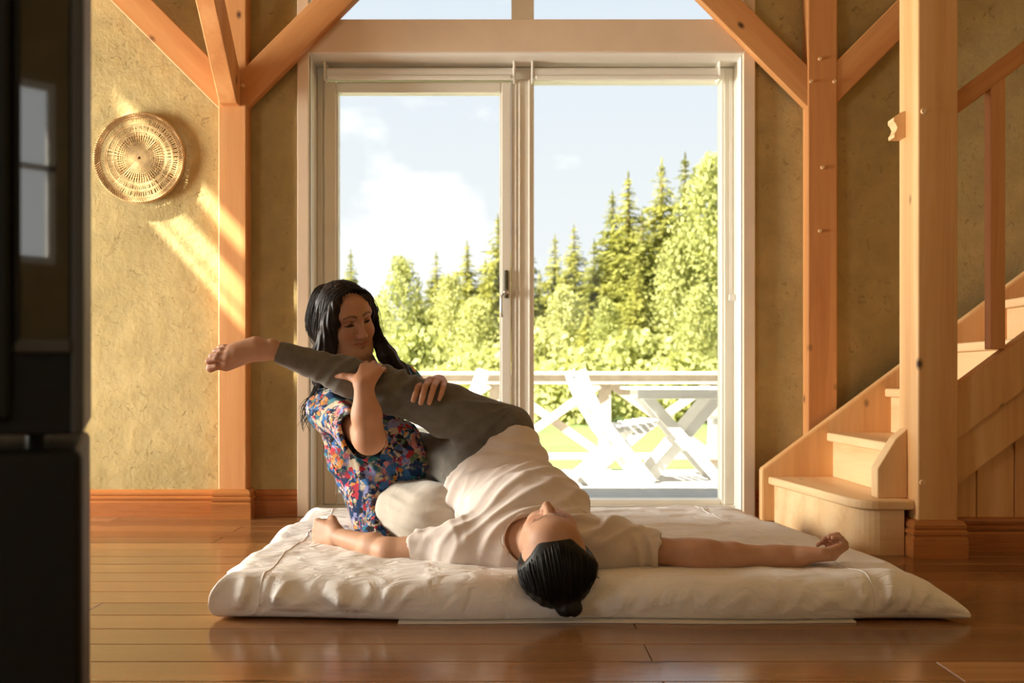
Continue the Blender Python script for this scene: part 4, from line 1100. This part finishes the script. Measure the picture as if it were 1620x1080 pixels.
ax_x = axis((-1.02, -0.66, 0.0035), (-0.66, -0.42, 0.003), (-0.42, 0.74, 0.0055), (0.74, 0.98, 0.003))
ax_y = axis((2.36, 2.62, 0.0035), (2.62, 2.70, 0.003), (2.70, 2.94, 0.006), (2.94, 3.10, 0.0035), (3.10, 3.86, 0.014))
ax_z = axis((0.05, 0.20, 0.0032), (0.20, 0.32, 0.004), (0.32, 0.58, 0.008), (0.58, 0.74, 0.0032))
FB = Fld(ax_x, ax_y, ax_z)
for p in torso_prims()+shoulder_prims+leg_r+leg_l: FB.add(p, -0.006)
for p in [Cap(neck_lo, neck_hi, 0.058, 0.052, 0.04)]+arm_r+arm_l+foot: FB.add(p)
for p in hand_r+hand_l: FB.add(p)
for p in ha.prims(): FB.add(p)
ha.details(FB)
V, Q = FB.mesh(2)
col = np.tile(SKIN_A, (len(V), 1)); col = ha.paint(V, col, SKIN_A)
dd = np.linalg.norm(V-np.array(wrr+Vector((0.10, 0, 0.01))), axis=1); col *= (1-np.outer(np.exp(-(dd/0.05)**2), [0.03, 0.14, 0.14]))
dd = np.linalg.norm(V-np.array(P(335, 570, 3.02)), axis=1); col *= (1-np.outer(np.exp(-(dd/0.06)**2), [0.12, 0.24, 0.24]))
mesh_obj('body', V, Q, skin_m, pa, col); del FB

# T-shirt
FS = Fld(axis((-0.36, 0.50, 0.0045)), axis((2.54, 3.34, 0.0050)), axis((0.06, 0.56, 0.0045)))
sl_l, sl_r = P(655, 872, 2.775), P(1043, 880, 2.672)
for p in torso_prims()+shoulder_prims: FS.add(p, 0.014)
FS.add(Ell(lerp(hip_r, C0, 0.25), (0.085, 0.085, 0.085), None, 0.05), 0.010)
FS.add(Cap(shr, lerp(shr, elr, 0.75), 0.054, 0.045, 0.05), 0.004); FS.add(Cap(shl, lerp(shl, ell_, 0.95), 0.056, 0.050, 0.05), 0.004)
for p in leg_r[:1]: pass
FS.shell(0.0085)
FB_ = SP.cross(L0).normalized()
if FB_.z < 0: FB_ = -FB_
FS.half(C0+SP*0.015, SP+FB_*0.35)
FS.half(sl_l, ell_-shl, (-0.5, 2.5, 0.0), (-0.12, 3.1, 0.35)); FS.half(sl_r, elr-shr, (0.25, 2.5, 0.0), (0.6, 2.9, 0.4))
FS.cut(Ell(Vector((0.055, 2.600, 0.190)), (0.084, 0.100, 0.085)), k=0.008)
V, Q = FS.mesh(2); N = vnormals(V, Q)
t = np.clip(((V-np.array(C1))@np.array(SP))/(C0-C1).length, -0.5, 1.2)
ctr = np.array(C1)+t[:, None]*np.array(C0-C1); up_m = np.clip((V[:, 2]-0.12)/0.08, 0, 1)
dgl = np.array(P(700, 800, 3.0)-P(860, 700, 3.1)); dgl /= np.linalg.norm(dgl)
diag = np.array(Vector(SP))*0.75+np.array([0.25, 0, 0.55])
w = 0.014*folds(V, diag, 13, 3, 0.55, 0.3, 7)+0.010*folds(V, np.array(SP)+np.array([-0.5, 0, 0.2]), 19, 7, 0.6, 0.3, 8)
hemz = np.exp(-((t-0.86)/0.14)**2)*0.010*folds(V, SP, 14, 11, 0.5, 0.2, 6)
slv = (np.clip((-0.10-V[:, 0])/0.06, 0, 1)+np.clip((V[:, 0]-0.28)/0.06, 0, 1))*0.008*folds(V, (1, 0.25, 0.1), 26, 13, 0.5, 0.2, 12)
V = V+N*((w*(0.35+0.65*up_m)+hemz+slv)-0.004)[:, None]
V = laplace(V, Q, 0.3)
ts = mesh_obj('t_shirt', V, Q, tshirt_m, pa); del FS
def rim_tube(name, sel, c, axis_, rad, mat, parent, nb=44, outer=True):
    pts = V[sel]; a = Vector(axis_).normalized(); x = a.orthogonal().normalized(); y = a.cross(x); q = pts-np.array(c)
    an = np.arctan2(q@np.array(y), q@np.array(x)); r_ = np.hypot(q@np.array(y), q@np.array(x)); out = []
    for k in range(nb):
        m = np.abs((an-(-np.pi+2*np.pi*(k+0.5)/nb)+np.pi) % (2*np.pi)-np.pi) < np.pi/nb*1.4
        if m.sum(): j = r_[m] >= np.percentile(r_[m], 55); out.append(pts[m][j].mean(0))
    out = np.array(out)
    for _ in range(2): out = 0.5*out+0.25*(np.roll(out, 1, 0)+np.roll(out, -1, 0))
    out = list(out)+[out[0]]
    bm = bmesh.new(); bm_tube(bm, [Vector(p) for p in out], rad, 6); return from_bm(name, bm, mat, parent, smooth=True)
nc = Ell(Vector((0.055, 2.600, 0.190)), (0.084, 0.100, 0.085)); dn = nc.dist(V[:, 0], V[:, 1], V[:, 2])
rim_tube('collar', np.abs(dn) < 0.006, nc.c, (0.1, 1, 0.15), 0.0042, tshirt_m, ts)

# trousers
FT = Fld(axis((-0.80, -0.36, 0.0048), (-0.36, 0.14, 0.0050)), axis((2.92, 3.28, 0.0050), (3.28, 3.86, 0.012)), axis((0.08, 0.74, 0.0050)))
for p in torso_prims()[:2]: FT.add(p, 0.001)
FT.add(Ell(C0+SP*0.07+Vector((0, 0, 0.02)), (0.150, 0.105, 0.10), [list(L0), list(SP.cross(L0).normalized()), list(SP)], 0.05), 0.006)
for p in leg_r: FT.add(p, 0.009)
for p in leg_l: FT.add(p, 0.010)
FT.half(P(437, 556, 3.03), an_r-kn_r, (-0.85, 2.8, 0.55), (-0.66, 3.2, 0.8))
FT.cut(Cap(P(436, 556, 3.03), P(420, 552, 3.03), 0.0255), k=0.004)
FT.half(C0-SP*0.10, -SP, (-0.4, 2.8, 0.05), (0.2, 3.4, 0.6))
V, Q = FT.mesh(2); N = vnormals(V, Q)
A_, B_ = np.array(hip_r), np.array(an_r); ax_ = (B_-A_)/np.linalg.norm(B_-A_); s = (V-A_)@ax_
near_leg = np.exp(-(np.linalg.norm((V-A_)-np.outer(s, ax_), axis=1)/0.12)**4)
w = 0.0
fan = V-np.array(P(815, 640, 3.10))            # folds radiating from the hip crease
ang = np.arctan2(fan[:, 2], -fan[:, 0])
w = 0.013*(0.5+0.5*np.cos(ang*17+2.0*vnoise(V, 9, 4)))**2*np.exp(-((s-0.14)/0.11)**2)
w = w+0.012*folds(V, ax_+np.array([0, 0, 0.8]), 21, 21, 0.6, 0.25, 9)*np.exp(-((s-0.36)/0.10)**2)
w = w+0.011*folds(V, ax_+np.array([0, 0.2, 0.5]), 24, 22, 0.7, 0.25, 9)*np.clip((s-0.42)/0.1, 0, 1)
w = w+0.012*folds(V, np.array([0.8, 0, 0.6]), 15, 25, 0.7, 0.3, 8)*np.clip(-(s-0.02)/0.06, 0, 1)
w = w*near_leg+(1-near_leg)*0.008*folds(V, (0.6, 0, 0.8), 14, 26, 0.7)
V = V+N*(w-0.003)[:, None]; V = laplace(V, Q, 0.25)
tr = mesh_obj('trousers', V, Q, grey_trouser_m, pa); del FT
# belt loop and waistband stitching
loop_q = Q[np.argmin(np.linalg.norm(V[Q].mean(1)-np.array(P(790, 700, 3.06)), axis=1))]
lp0 = Vector(V[loop_q[0]]); ln = Vector(N[loop_q[0]])
bm = bmesh.new(); e0 = SP.cross(ln).cross(ln).normalized()
bm_tube(bm, [lp0+e0*0.022-ln*0.004, lp0+e0*0.016+ln*0.004, lp0-e0*0.016+ln*0.004, lp0-e0*0.022-ln*0.004], 0.0045, 6); from_bm('belt_loop', bm, grey_trouser_m, tr, smooth=True)

# hair drawn back into a small bun
FH = Fld(axis((-0.06, 0.26, 0.0035)), axis((2.34, 2.66, 0.0035)), axis((0.02, 0.32, 0.0035)))
FH.add(ha.ell((0, -0.022, 0.036), (0.0905, 0.0965, 0.0945)), 0.003)
FH.add(ha.ell((0, -0.036, -0.010), (0.080, 0.068, 0.080), 0.03), 0.0)
FH.cut(ha.ell((0, 0.105, -0.030), (0.094, 0.074, 0.104)), k=0.012)
for q_ in (-1, 1): FH.cut(ha.ell((q_*0.085, 0.062, 0.040), (0.058, 0.062, 0.060)), k=0.02)
bun = ha.w(0.012, -0.112, 0.078)
FH.add(Ell(bun, (0.034, 0.030, 0.024), None, 0.008))
V, Q = FH.mesh(2); N = vnormals(V, Q); q = ha.local(V)
phi = np.arctan2(q[:, 0], q[:, 2]+0.25)
V = V+N*((0.0007*np.cos(phi*120+3*vnoise(V, 20, 2))+0.0020*vnoise(V, 60, 5))*np.clip((0.03-q[:, 1])/0.06, 0.0, 1))[:, None]
mesh_obj('hair', V, Q, hair_black, pa)
gd = []
hc, hr = (0, -0.022, 0.036), (0.0940, 0.1000, 0.0980)
for i in range(34):
    a = -1.35+2.7*i/33; g = []
    for k in range(7):
        t0_ = 0.52+0.52*abs(a); t = t0_+(2.15-t0_)*k/6; aa = a*(1-0.25*(k/6)**2)
        v = (math.sin(aa), math.cos(aa)*math.cos(t), math.cos(aa)*math.sin(t))
        g.append(ha.w(*[hc[j]+hr[j]*v[j]*(1.0 if k > 1 else (0.90, 0.975)[k]) for j in range(3)]))
    g.append(bun+Vector((0.012*math.sin(a), 0.006, 0.004)))
    gd.append(g)
strands('hair_strands', gd, 700, 0.0022, 0.0010, hair_black, pa, 3, 12, 0.25, 0.0, 0.13)
wl = [[ha.w(0.080, -0.07, -0.02), ha.w(0.100, -0.085, 0.0), ha.w(0.115, -0.095, 0.015), ha.w(0.128, -0.085, 0.03)], [ha.w(0.085, -0.06, 0.0), ha.w(0.108, -0.085, 0.01), ha.w(0.112, -0.098, 0.04)],
      [ha.w(-0.080, -0.07, -0.02), ha.w(-0.098, -0.09, 0.0), ha.w(-0.105, -0.10, 0.03)]]
strands('loose_wisps', wl, 26, 0.005, 0.0011, hair_black, pa, 5, 9, 0.2, 0.010)['kind'] = 'stuff'
bm = bmesh.new(); bm_torus(bm, ha.w(0.011, -0.098, 0.070), 0.018, 0.005, (bun-ha.O).normalized(), 24, 8); from_bm('hair_tie', bm, plain('dark_hair_tie', (0.02, 0.012, 0.012), 0.8), pa, smooth=True)

# ------------------------------------------------------------------ the woman kneeling with the leg on her shoulder
pb = tag(empty('person', (-0.45, 3.3, 0.10)), 'person with long dark hair in a floral shirt kneeling and holding the raised leg', 'person', 'people on the futon')
hb = Head(P(547.5, 505, 3.235), (0.80, -1, -0.38), (-0.28, -0.075, 1), 0.985)
shR, shL = P(524, 648, 3.235), P(636, 606, 3.38)
elR, wrR = P(584, 694, 2.975), P(575, 609, 2.945)
elL, wrL = P(742, 690, 3.34), P(694, 606, 3.17)
chest = [Ell(P(562, 640, 3.31), (0.118, 0.105, 0.13), None, 0.05), Ell(P(578, 705, 3.33), (0.125, 0.115, 0.13), None, 0.05), Ell(P(604, 762, 3.35), (0.130, 0.125, 0.12), None, 0.05)]
hips = [Ell(P(626, 806, 3.38), (0.140, 0.150, 0.100), None, 0.05)]
shou = [Cap(shR, shL, 0.056, 0.050, 0.05)]
kneeR = P(676, 817, 3.10)
legsB = [Cap(P(640, 800, 3.34), P(705, 812, 3.10), 0.090, 0.076, 0.05), Cap(P(632, 806, 3.2), kneeR, 0.075, 0.080, 0.05), Cap(P(676, 838, 3.12), P(620, 838, 3.42), 0.05, 0.04, 0.04), Cap(P(655, 790, 3.46), P(735, 790, 3.52), 0.085, 0.075, 0.05)]
neckB = [Cap(P(585, 600, 3.30), hb.w(0, -0.012, -0.06), 0.050, 0.046, 0.03)]
armR = [Cap(shR, elR, 0.044, 0.044, 0.03), Cap(elR, lerp(elR, wrR, 0.45), 0.0455, 0.0425, 0.02), Cap(lerp(elR, wrR, 0.45), wrR, 0.0425, 0.0265, 0.02)]
armL = [Cap(shL, elL, 0.044, 0.040, 0.03), Cap(elL, wrL, 0.038, 0.026, 0.02)]
uR = (P(589, 580, 3.005)-wrR).normalized()
handR = hand(wrR, uR, (0.05, 0.75, -0.65), (-1, 0.1, 0.05), [(26, 40, 25), (28, 42, 25), (30, 44, 25), (32, 46, 25)], 0.94, 0.10, ((0.85, 0.50, 0.10), (0.98, 0.12, 0.05)), (0.030, 0.026))
def chain(pts, rads, k=0.003): return [Cap(P(*a), P(*b), r0, r1, k) for (a, b, r0, r1) in zip(pts, pts[1:], rads, rads[1:])]
handL = [Cap(wrL, P(*q), 0.017, 0.0125, 0.014) for q in ((668, 607, 3.095), (680, 602, 3.085), (691, 603, 3.090), (702, 608, 3.100))]
handL += chain([(668, 606, 3.095), (661, 613, 3.020), (657, 624, 2.999), (654, 633, 2.997)], (0.0105, 0.0096, 0.0088, 0.0080))
handL += chain([(680, 601, 3.085), (673, 611, 3.008), (669, 625, 2.990), (666, 637, 2.990)], (0.0110, 0.0100, 0.0090, 0.0082))
handL += chain([(691, 602, 3.090), (686, 612, 3.012), (682, 626, 2.993), (679, 637, 2.994)], (0.0105, 0.0097, 0.0088, 0.0079))
handL += chain([(702, 607, 3.100), (701, 613, 3.035), (698, 623, 3.012), (695, 631, 3.008)], (0.0095, 0.0085, 0.0076, 0.0070))
handL += [Cap(wrL, P(668, 606, 3.12), 0.018, 0.013, 0.014)]+chain([(668, 606, 3.12), (652, 604, 3.105), (640, 604, 3.09)], (0.013, 0.0100, 0.0085), 0.006)
FB = Fld(axis((-0.72, -0.62, 0.0040), (-0.62, -0.40, 0.0024), (-0.40, -0.20, 0.0030), (-0.20, 0.06, 0.012)), axis((2.86, 3.06, 0.0032), (3.06, 3.20, 0.0024), (3.20, 3.36, 0.004), (3.36, 3.66, 0.016)), axis((0.05, 0.32, 0.012), (0.32, 0.52, 0.006), (0.52, 0.66, 0.0030), (0.66, 0.82, 0.0023), (0.82, 0.94, 0.004)))
for p in chest+hips+shou+legsB: FB.add(p, -0.010)
for p in neckB+armR+armL+handR+handL: FB.add(p)
for p in hb.prims(): FB.add(p)
hb.details(FB)
V, Q = FB.mesh(1)
col = np.tile(SKIN_B, (len(V), 1)); col = hb.paint(V, col, SKIN_B)
mesh_obj('body', V, Q, skin_m, pb, col); del FB
eye_m = NB('eye'); eye_m = eye_m.set((0.03, 0.018, 0.010), 0.08, 0.6)
# shirt
FS = Fld(axis((-0.78, -0.12, 0.0048)), axis((2.86, 3.56, 0.0052)), axis((0.07, 0.72, 0.0048)))
for p in chest+hips+shou: FS.add(p, 0.012)
FS.add(Ell(P(598, 800, 3.25), (0.085, 0.075, 0.14), None, 0.06)); FS.add(Ell(P(596, 842, 3.17), (0.048, 0.032, 0.050), None, 0.04))
FS.add(Cap(shR, lerp(shR, elR, 0.85), 0.062, 0.060, 0.04)); FS.add(Cap(lerp(shR, elR, 0.7), elR+Vector((-0.005, 0.02, -0.012)), 0.060, 0.056, 0.04))
FS.add(Cap(shL, lerp(shL, elL, 0.5), 0.056, 0.058, 0.04))
FS.add(Cap(P(640, 690, 3.30), P(665, 735, 3.26), 0.05, 0.04, 0.05))
FS.shell(0.009)
FS.half(lerp(shR, elR, 0.86)+Vector((0, 0, 0)), Vector((0.30, -0.95, 0.35)), (-0.56, 2.85, 0.34), (-0.36, 3.05, 0.60))
FS.cut(Cap(elR+Vector((0, 0, 0.0)), lerp(elR, wrR, 0.6), 0.050, 0.048), k=0.006)
FS.cut(Ell(P(588, 590, 3.25), (0.065, 0.075, 0.055)), k=0.01)
V, Q = FS.mesh(2); N = vnormals(V, Q)
w = 0.011*folds(V, (0.8, 0, 0.55), 13, 31, 0.7, 0.3, 8)+0.007*folds(V, (0.3, 0.3, 1), 18, 33, 0.8, 0.3, 9)+0.003*vnoise(V, 40, 3)
low = np.clip((0.30-V[:, 2])/0.10, 0, 1); w = w*(1-low)+low*(0.012*folds(V, (1, 0.15, 0.15), 17, 35, 0.5, 0.3, 6))
V = V+N*(w-0.004)[:, None]; V[:, 2] = np.maximum(V[:, 2], 0.104); V = laplace(V, Q, 0.25)
mesh_obj('floral_shirt', V, Q, floral_m, pb); del FS
# trousers
FT = Fld(axis((-0.62, 0.04, 0.006)), axis((2.96, 3.66, 0.006)), axis((0.06, 0.34, 0.005)))
for p in hips: FT.add(p, -0.006)
for p in legsB: FT.add(p, 0.010)
V, Q = FT.mesh(2); N = vnormals(V, Q)
fan = V-np.array(P(618, 745, 3.1)); ang = np.arctan2(fan[:, 2], fan[:, 0])
w = 0.011*folds(V, (0.62, 0.1, 1), 13, 41, 0.8, 0.4, 8)+0.006*folds(V, (0.3, 0, 1), 27, 43, 0.8, 0.3, 10)
V = V+N*(w-0.004)[:, None]; V[:, 2] = np.maximum(V[:, 2], 0.09); V = laplace(V, Q, 0.25)
mesh_obj('trousers', V, Q, cream_trouser_m, pb); del FT
# hair
FH = Fld(axis((-0.78, -0.28, 0.0040)), axis((3.05, 3.50, 0.0045)), axis((0.52, 0.95, 0.0040)))
FH.add(hb.ell((0, -0.016, 0.034), (0.083, 0.096, 0.087)), 0.006)
FH.add(hb.ell((0, -0.045, -0.030), (0.082, 0.068, 0.10), 0.03))
cl = [hb.w(0.060, 0.058, 0.082), hb.w(0.080, 0.046, 0.020), hb.w(0.088, 0.030, -0.045), P(512, 560, 3.19), P(508, 600, 3.23)]
cr = [hb.w(-0.050, 0.062, 0.085), hb.w(-0.074, 0.040, 0.020), hb.w(-0.080, 0.012, -0.045), P(611, 560, 3.25), P(632, 588, 3.27), P(650, 602, 3.30)]
for g, rs in ((cl, (0.016, 0.024, 0.030, 0.034, 0.030)), (cr, (0.014, 0.018, 0.020, 0.026, 0.026, 0.018))):
    for i in range(len(g)-1): FH.add(Cap(g[i], g[i+1], rs[i], rs[i+1], 0.02))
FH.cut(hb.ell((0.0, 0.108, -0.035), (0.062, 0.062, 0.118)), k=0.015)
V, Q = FH.mesh(2); N = vnormals(V, Q); q = hb.local(V)
ph = np.arctan2(q[:, 0], q[:, 1]+0.02)
V = V+N*(0.0022*np.cos(ph*46+2.5*vnoise(V, 18, 2))+0.002*vnoise(V, 50, 5))[:, None]
mesh_obj('hair', V, Q, hair_dark, pb)
gl = []
for j in range(9):
    y0 = 0.07-0.018*j; sx = 1
    gl.append([hb.w(0.004, y0, 0.122-0.25*max(0, -y0)), hb.w(0.055, y0-0.005, 0.098), hb.w(0.086, y0-0.014, 0.040), hb.w(0.097, y0-0.02, -0.03), P(505+1.5*j, 560, 3.18+0.012*j), P(505+1.5*j, 605, 3.20+0.012*j), P(492+2*j, 640, 3.22+0.012*j)])
gr = []
for j in range(9):
    y0 = 0.07-0.018*j
    gr.append([hb.w(-0.002, y0, 0.122-0.25*max(0, -y0)), hb.w(-0.050, y0-0.005, 0.098), hb.w(-0.080, y0-0.016, 0.040), hb.w(-0.088, y0-0.02, -0.03), P(613, 562, 3.22+0.012*j), P(632-1*j, 588, 3.24+0.012*j), P(652-1.5*j, 606, 3.26+0.01*j)])
strands('hair_strands', gl+gr, 700, 0.0042, 0.0013, hair_dark, pb, 8, 13, 0.35, 0.004)
hl = [[P(504, 600, 3.24), P(494, 628, 3.22), P(481, 650, 3.22), P(489, 684, 3.22)], [P(508, 600, 3.24), P(500, 630, 3.22), P(490, 650, 3.22), P(474, 672, 3.22)], [P(506, 600, 3.24), P(497, 622, 3.22), P(485, 636, 3.22), P(478, 655, 3.22)]]
strands('hair_ends', hl, 46, 0.006, 0.0017, hair_dark, pb, 9, 10, 0.3, 0.007)

# ------------------------------------------------------------------ futon
def futon():
    nx, ny = 300, 220
    def sp(n, e=2.2):                      # samples crowded towards the edges
        t = np.linspace(-1, 1, n); return np.sign(t)*(1-(1-np.abs(t))**e)
    U, Vv = np.meshgrid(sp(nx), sp(ny), indexing='ij')
    # plan corners (x, y): front-left, front-right, back-left, back-right
    fl, fr, bl, br = np.array([-0.760, 2.455]), np.array([1.085, 2.455]), np.array([-0.795, 3.92]), np.array([0.875, 3.92])
    s, t = (U+1)/2, (Vv+1)/2
    X = (fl[0]*(1-s)+fr[0]*s)*(1-t)+(bl[0]*(1-s)+br[0]*s)*t
    Y = (fl[1]*(1-s)+fr[1]*s)*(1-t)+(bl[1]*(1-s)+br[1]*s)*t
    # rounded corners, slightly wavy outline, pulled-out right front tip
    Y = Y+0.020*(U**2)*(1-t)*(0.6+0.4*np.sin(5*U))+0.010*np.sin(7*U+1)*(1-t)
    X = X+0.012*np.sin(9*Vv)*np.sign(U)*np.abs(U)**3
    tipw = np.exp(-(((U-1)/0.07)**2+((Vv+1)/0.16)**2)); X = X+0.055*tipw; Y = Y-0.008*tipw
    p3 = np.stack((X.ravel(), Y.ravel(), 0*X.ravel()), 1)
    n1 = vnoise(p3, 3.2, 1).reshape(X.shape); n2 = vnoise(p3, 8, 2).reshape(X.shape); n3 = vnoise(p3, 20, 3).reshape(X.shape)
    ex = np.clip(1-np.abs(U), 0, 1)*0.92; ey = np.clip(1-np.abs(Vv), 0, 1)*0.73   # distance to the edges in metres
    def prof(e, w): q = np.clip(e/w, 0, 1); return np.sqrt(np.clip(1-(1-q)**2.6, 0, 1))
    edge = np.minimum(prof(ex, 0.060), prof(ey, 0.060))
    edge = edge*(1-0.65*tipw)
    hh = 0.104+0.007*n1+0.004*n2
    # creases across the cover, hollows under the bodies, puffed front edge
    hh += 0.006*np.clip(np.sin(34*Y+5*n1+3.0*n2), 0, 1)**3*np.clip((Y-2.75)/0.3, 0, 1)+0.0025*n3
    def dip(cx, cy, rx, ry, a): return -a*np.exp(-(((X-cx)/rx)**2+((Y-cy)/ry)**2))
    hh += dip(0.105, 2.50, 0.13, 0.11, 0.040)+dip(0.05, 2.80, 0.22, 0.14, 0.012)+dip(-0.36, 3.25, 0.22, 0.25, 0.010)
    hh += 0.014*np.exp(-((Y-2.53)/0.06)**2)*(0.6+0.5*np.sin(6*U+2))
    zr = 0.036*(1-0.6*tipw)
    z_top = zr+(hh-zr)*edge
    z_bot = 0.004+(zr-0.004)*(1-np.minimum(prof(ex, 0.030), prof(ey, 0.030)))
    def tris(Z, flip):
        P3 = np.stack((X, Y, Z), 2).reshape(-1, 3); idx = np.arange(nx*ny).reshape(nx, ny)
        q = np.stack((idx[:-1, :-1], idx[1:, :-1], idx[1:, 1:], idx[:-1, 1:]), 2).reshape(-1, 4)
        return P3, (q[:, ::-1] if flip else q)
    A, qa = tris(z_top, False); B, qb = tris(z_bot, True)
    V = np.concatenate((A, B)); idx = np.arange(nx*ny).reshape(nx, ny); off = nx*ny
    rim = np.concatenate((idx[:, 0], idx[-1, 1:], idx[-2::-1, -1], idx[0, -2:0:-1])); nxt = np.roll(rim, -1)
    qs = np.stack((rim, rim+off, nxt+off, nxt), 1)
    Q = np.concatenate((qa, qb+off, qs))
    # gathered folds on the front and side faces
    N = vnormals(V, Q); side = np.clip(1.15-np.abs(N[:, 2])*1.2, 0, 1)*np.clip((V[:, 2]-0.022)/0.04, 0, 1)
    w = 0.030*folds(V, (1, 0, 0.7), 9, 51, 0.9, 0.4, 7)+0.018*folds(V, (1, 0, -0.7), 18, 52, 0.8, 0.35, 10)
    V = V+N*(w*side)[:, None]*np.array([1, 1, 0.4]); V[:, 2] = np.maximum(V[:, 2], 0.003)
    b = NB('white_cotton_futon_cover'); n = b.noise(b.coords(), 6, 4); cr = b.noise(b.coords((1, 1.6, 1)), 15, 3, 0.5, 0.9)
    col = b.ramp(n, [(0.3, (0.76, 0.71, 0.66)), (0.7, (0.83, 0.79, 0.74))]); b.bump(b.math('MULTIPLY', cr, 2.2), 0.5, 0.008); m = b.set(col, 0.92, 0.1)
    r = tag(empty('futon', (0.1, 3.2, 0)), 'thick white cotton futon spread on the wooden floor under the two people', 'futon')
    mesh_obj('cover', V, Q, m, r)
    # hemmed seams of the cover
    def seam(x_of):
        bm = bmesh.new(); pts = []
        Av = A.reshape(nx, ny, 3)
        i = int(np.argmin(np.abs(U[:, 0]-x_of)))
        for j in range(0, ny): pts.append(Vector(V[idx[i, j]])+Vector((0, -0.0004, 0.0004)))
        bm_tube(bm, pts, 0.0017, 5); from_bm('seam', bm, m, r, smooth=True)
    seam(-0.86); seam(0.80)
    # tasselled under-sheet that peeps out below the front edge
    bm = bmesh.new(); rr = random.Random(4); x = -0.28
    prev = None
    while x < 0.86:
        yv = 2.447+0.006*math.sin(x*9)+rr.uniform(-0.001, 0.001)
        a = [bm.verts.new((x, yv, 0.0005)), bm.verts.new((x, yv, 0.0042)), bm.verts.new((x, 2.60, 0.0042)), bm.verts.new((x, 2.60, 0.0005))]
        if prev:
            for k in range(4): bm.faces.new((prev[k], prev[(k+1) % 4], a[(k+1) % 4], a[k]))
        prev = a; x += 0.012
    bmesh.ops.recalc_face_normals(bm, faces=list(bm.faces))
    u = from_bm('under_sheet', bm, plain('off_white_sheet', (0.72, 0.66, 0.58), 0.9, 0.1)); tag(u, 'thin off-white sheet edge peeping out under the front of the futon', 'sheet')
futon()
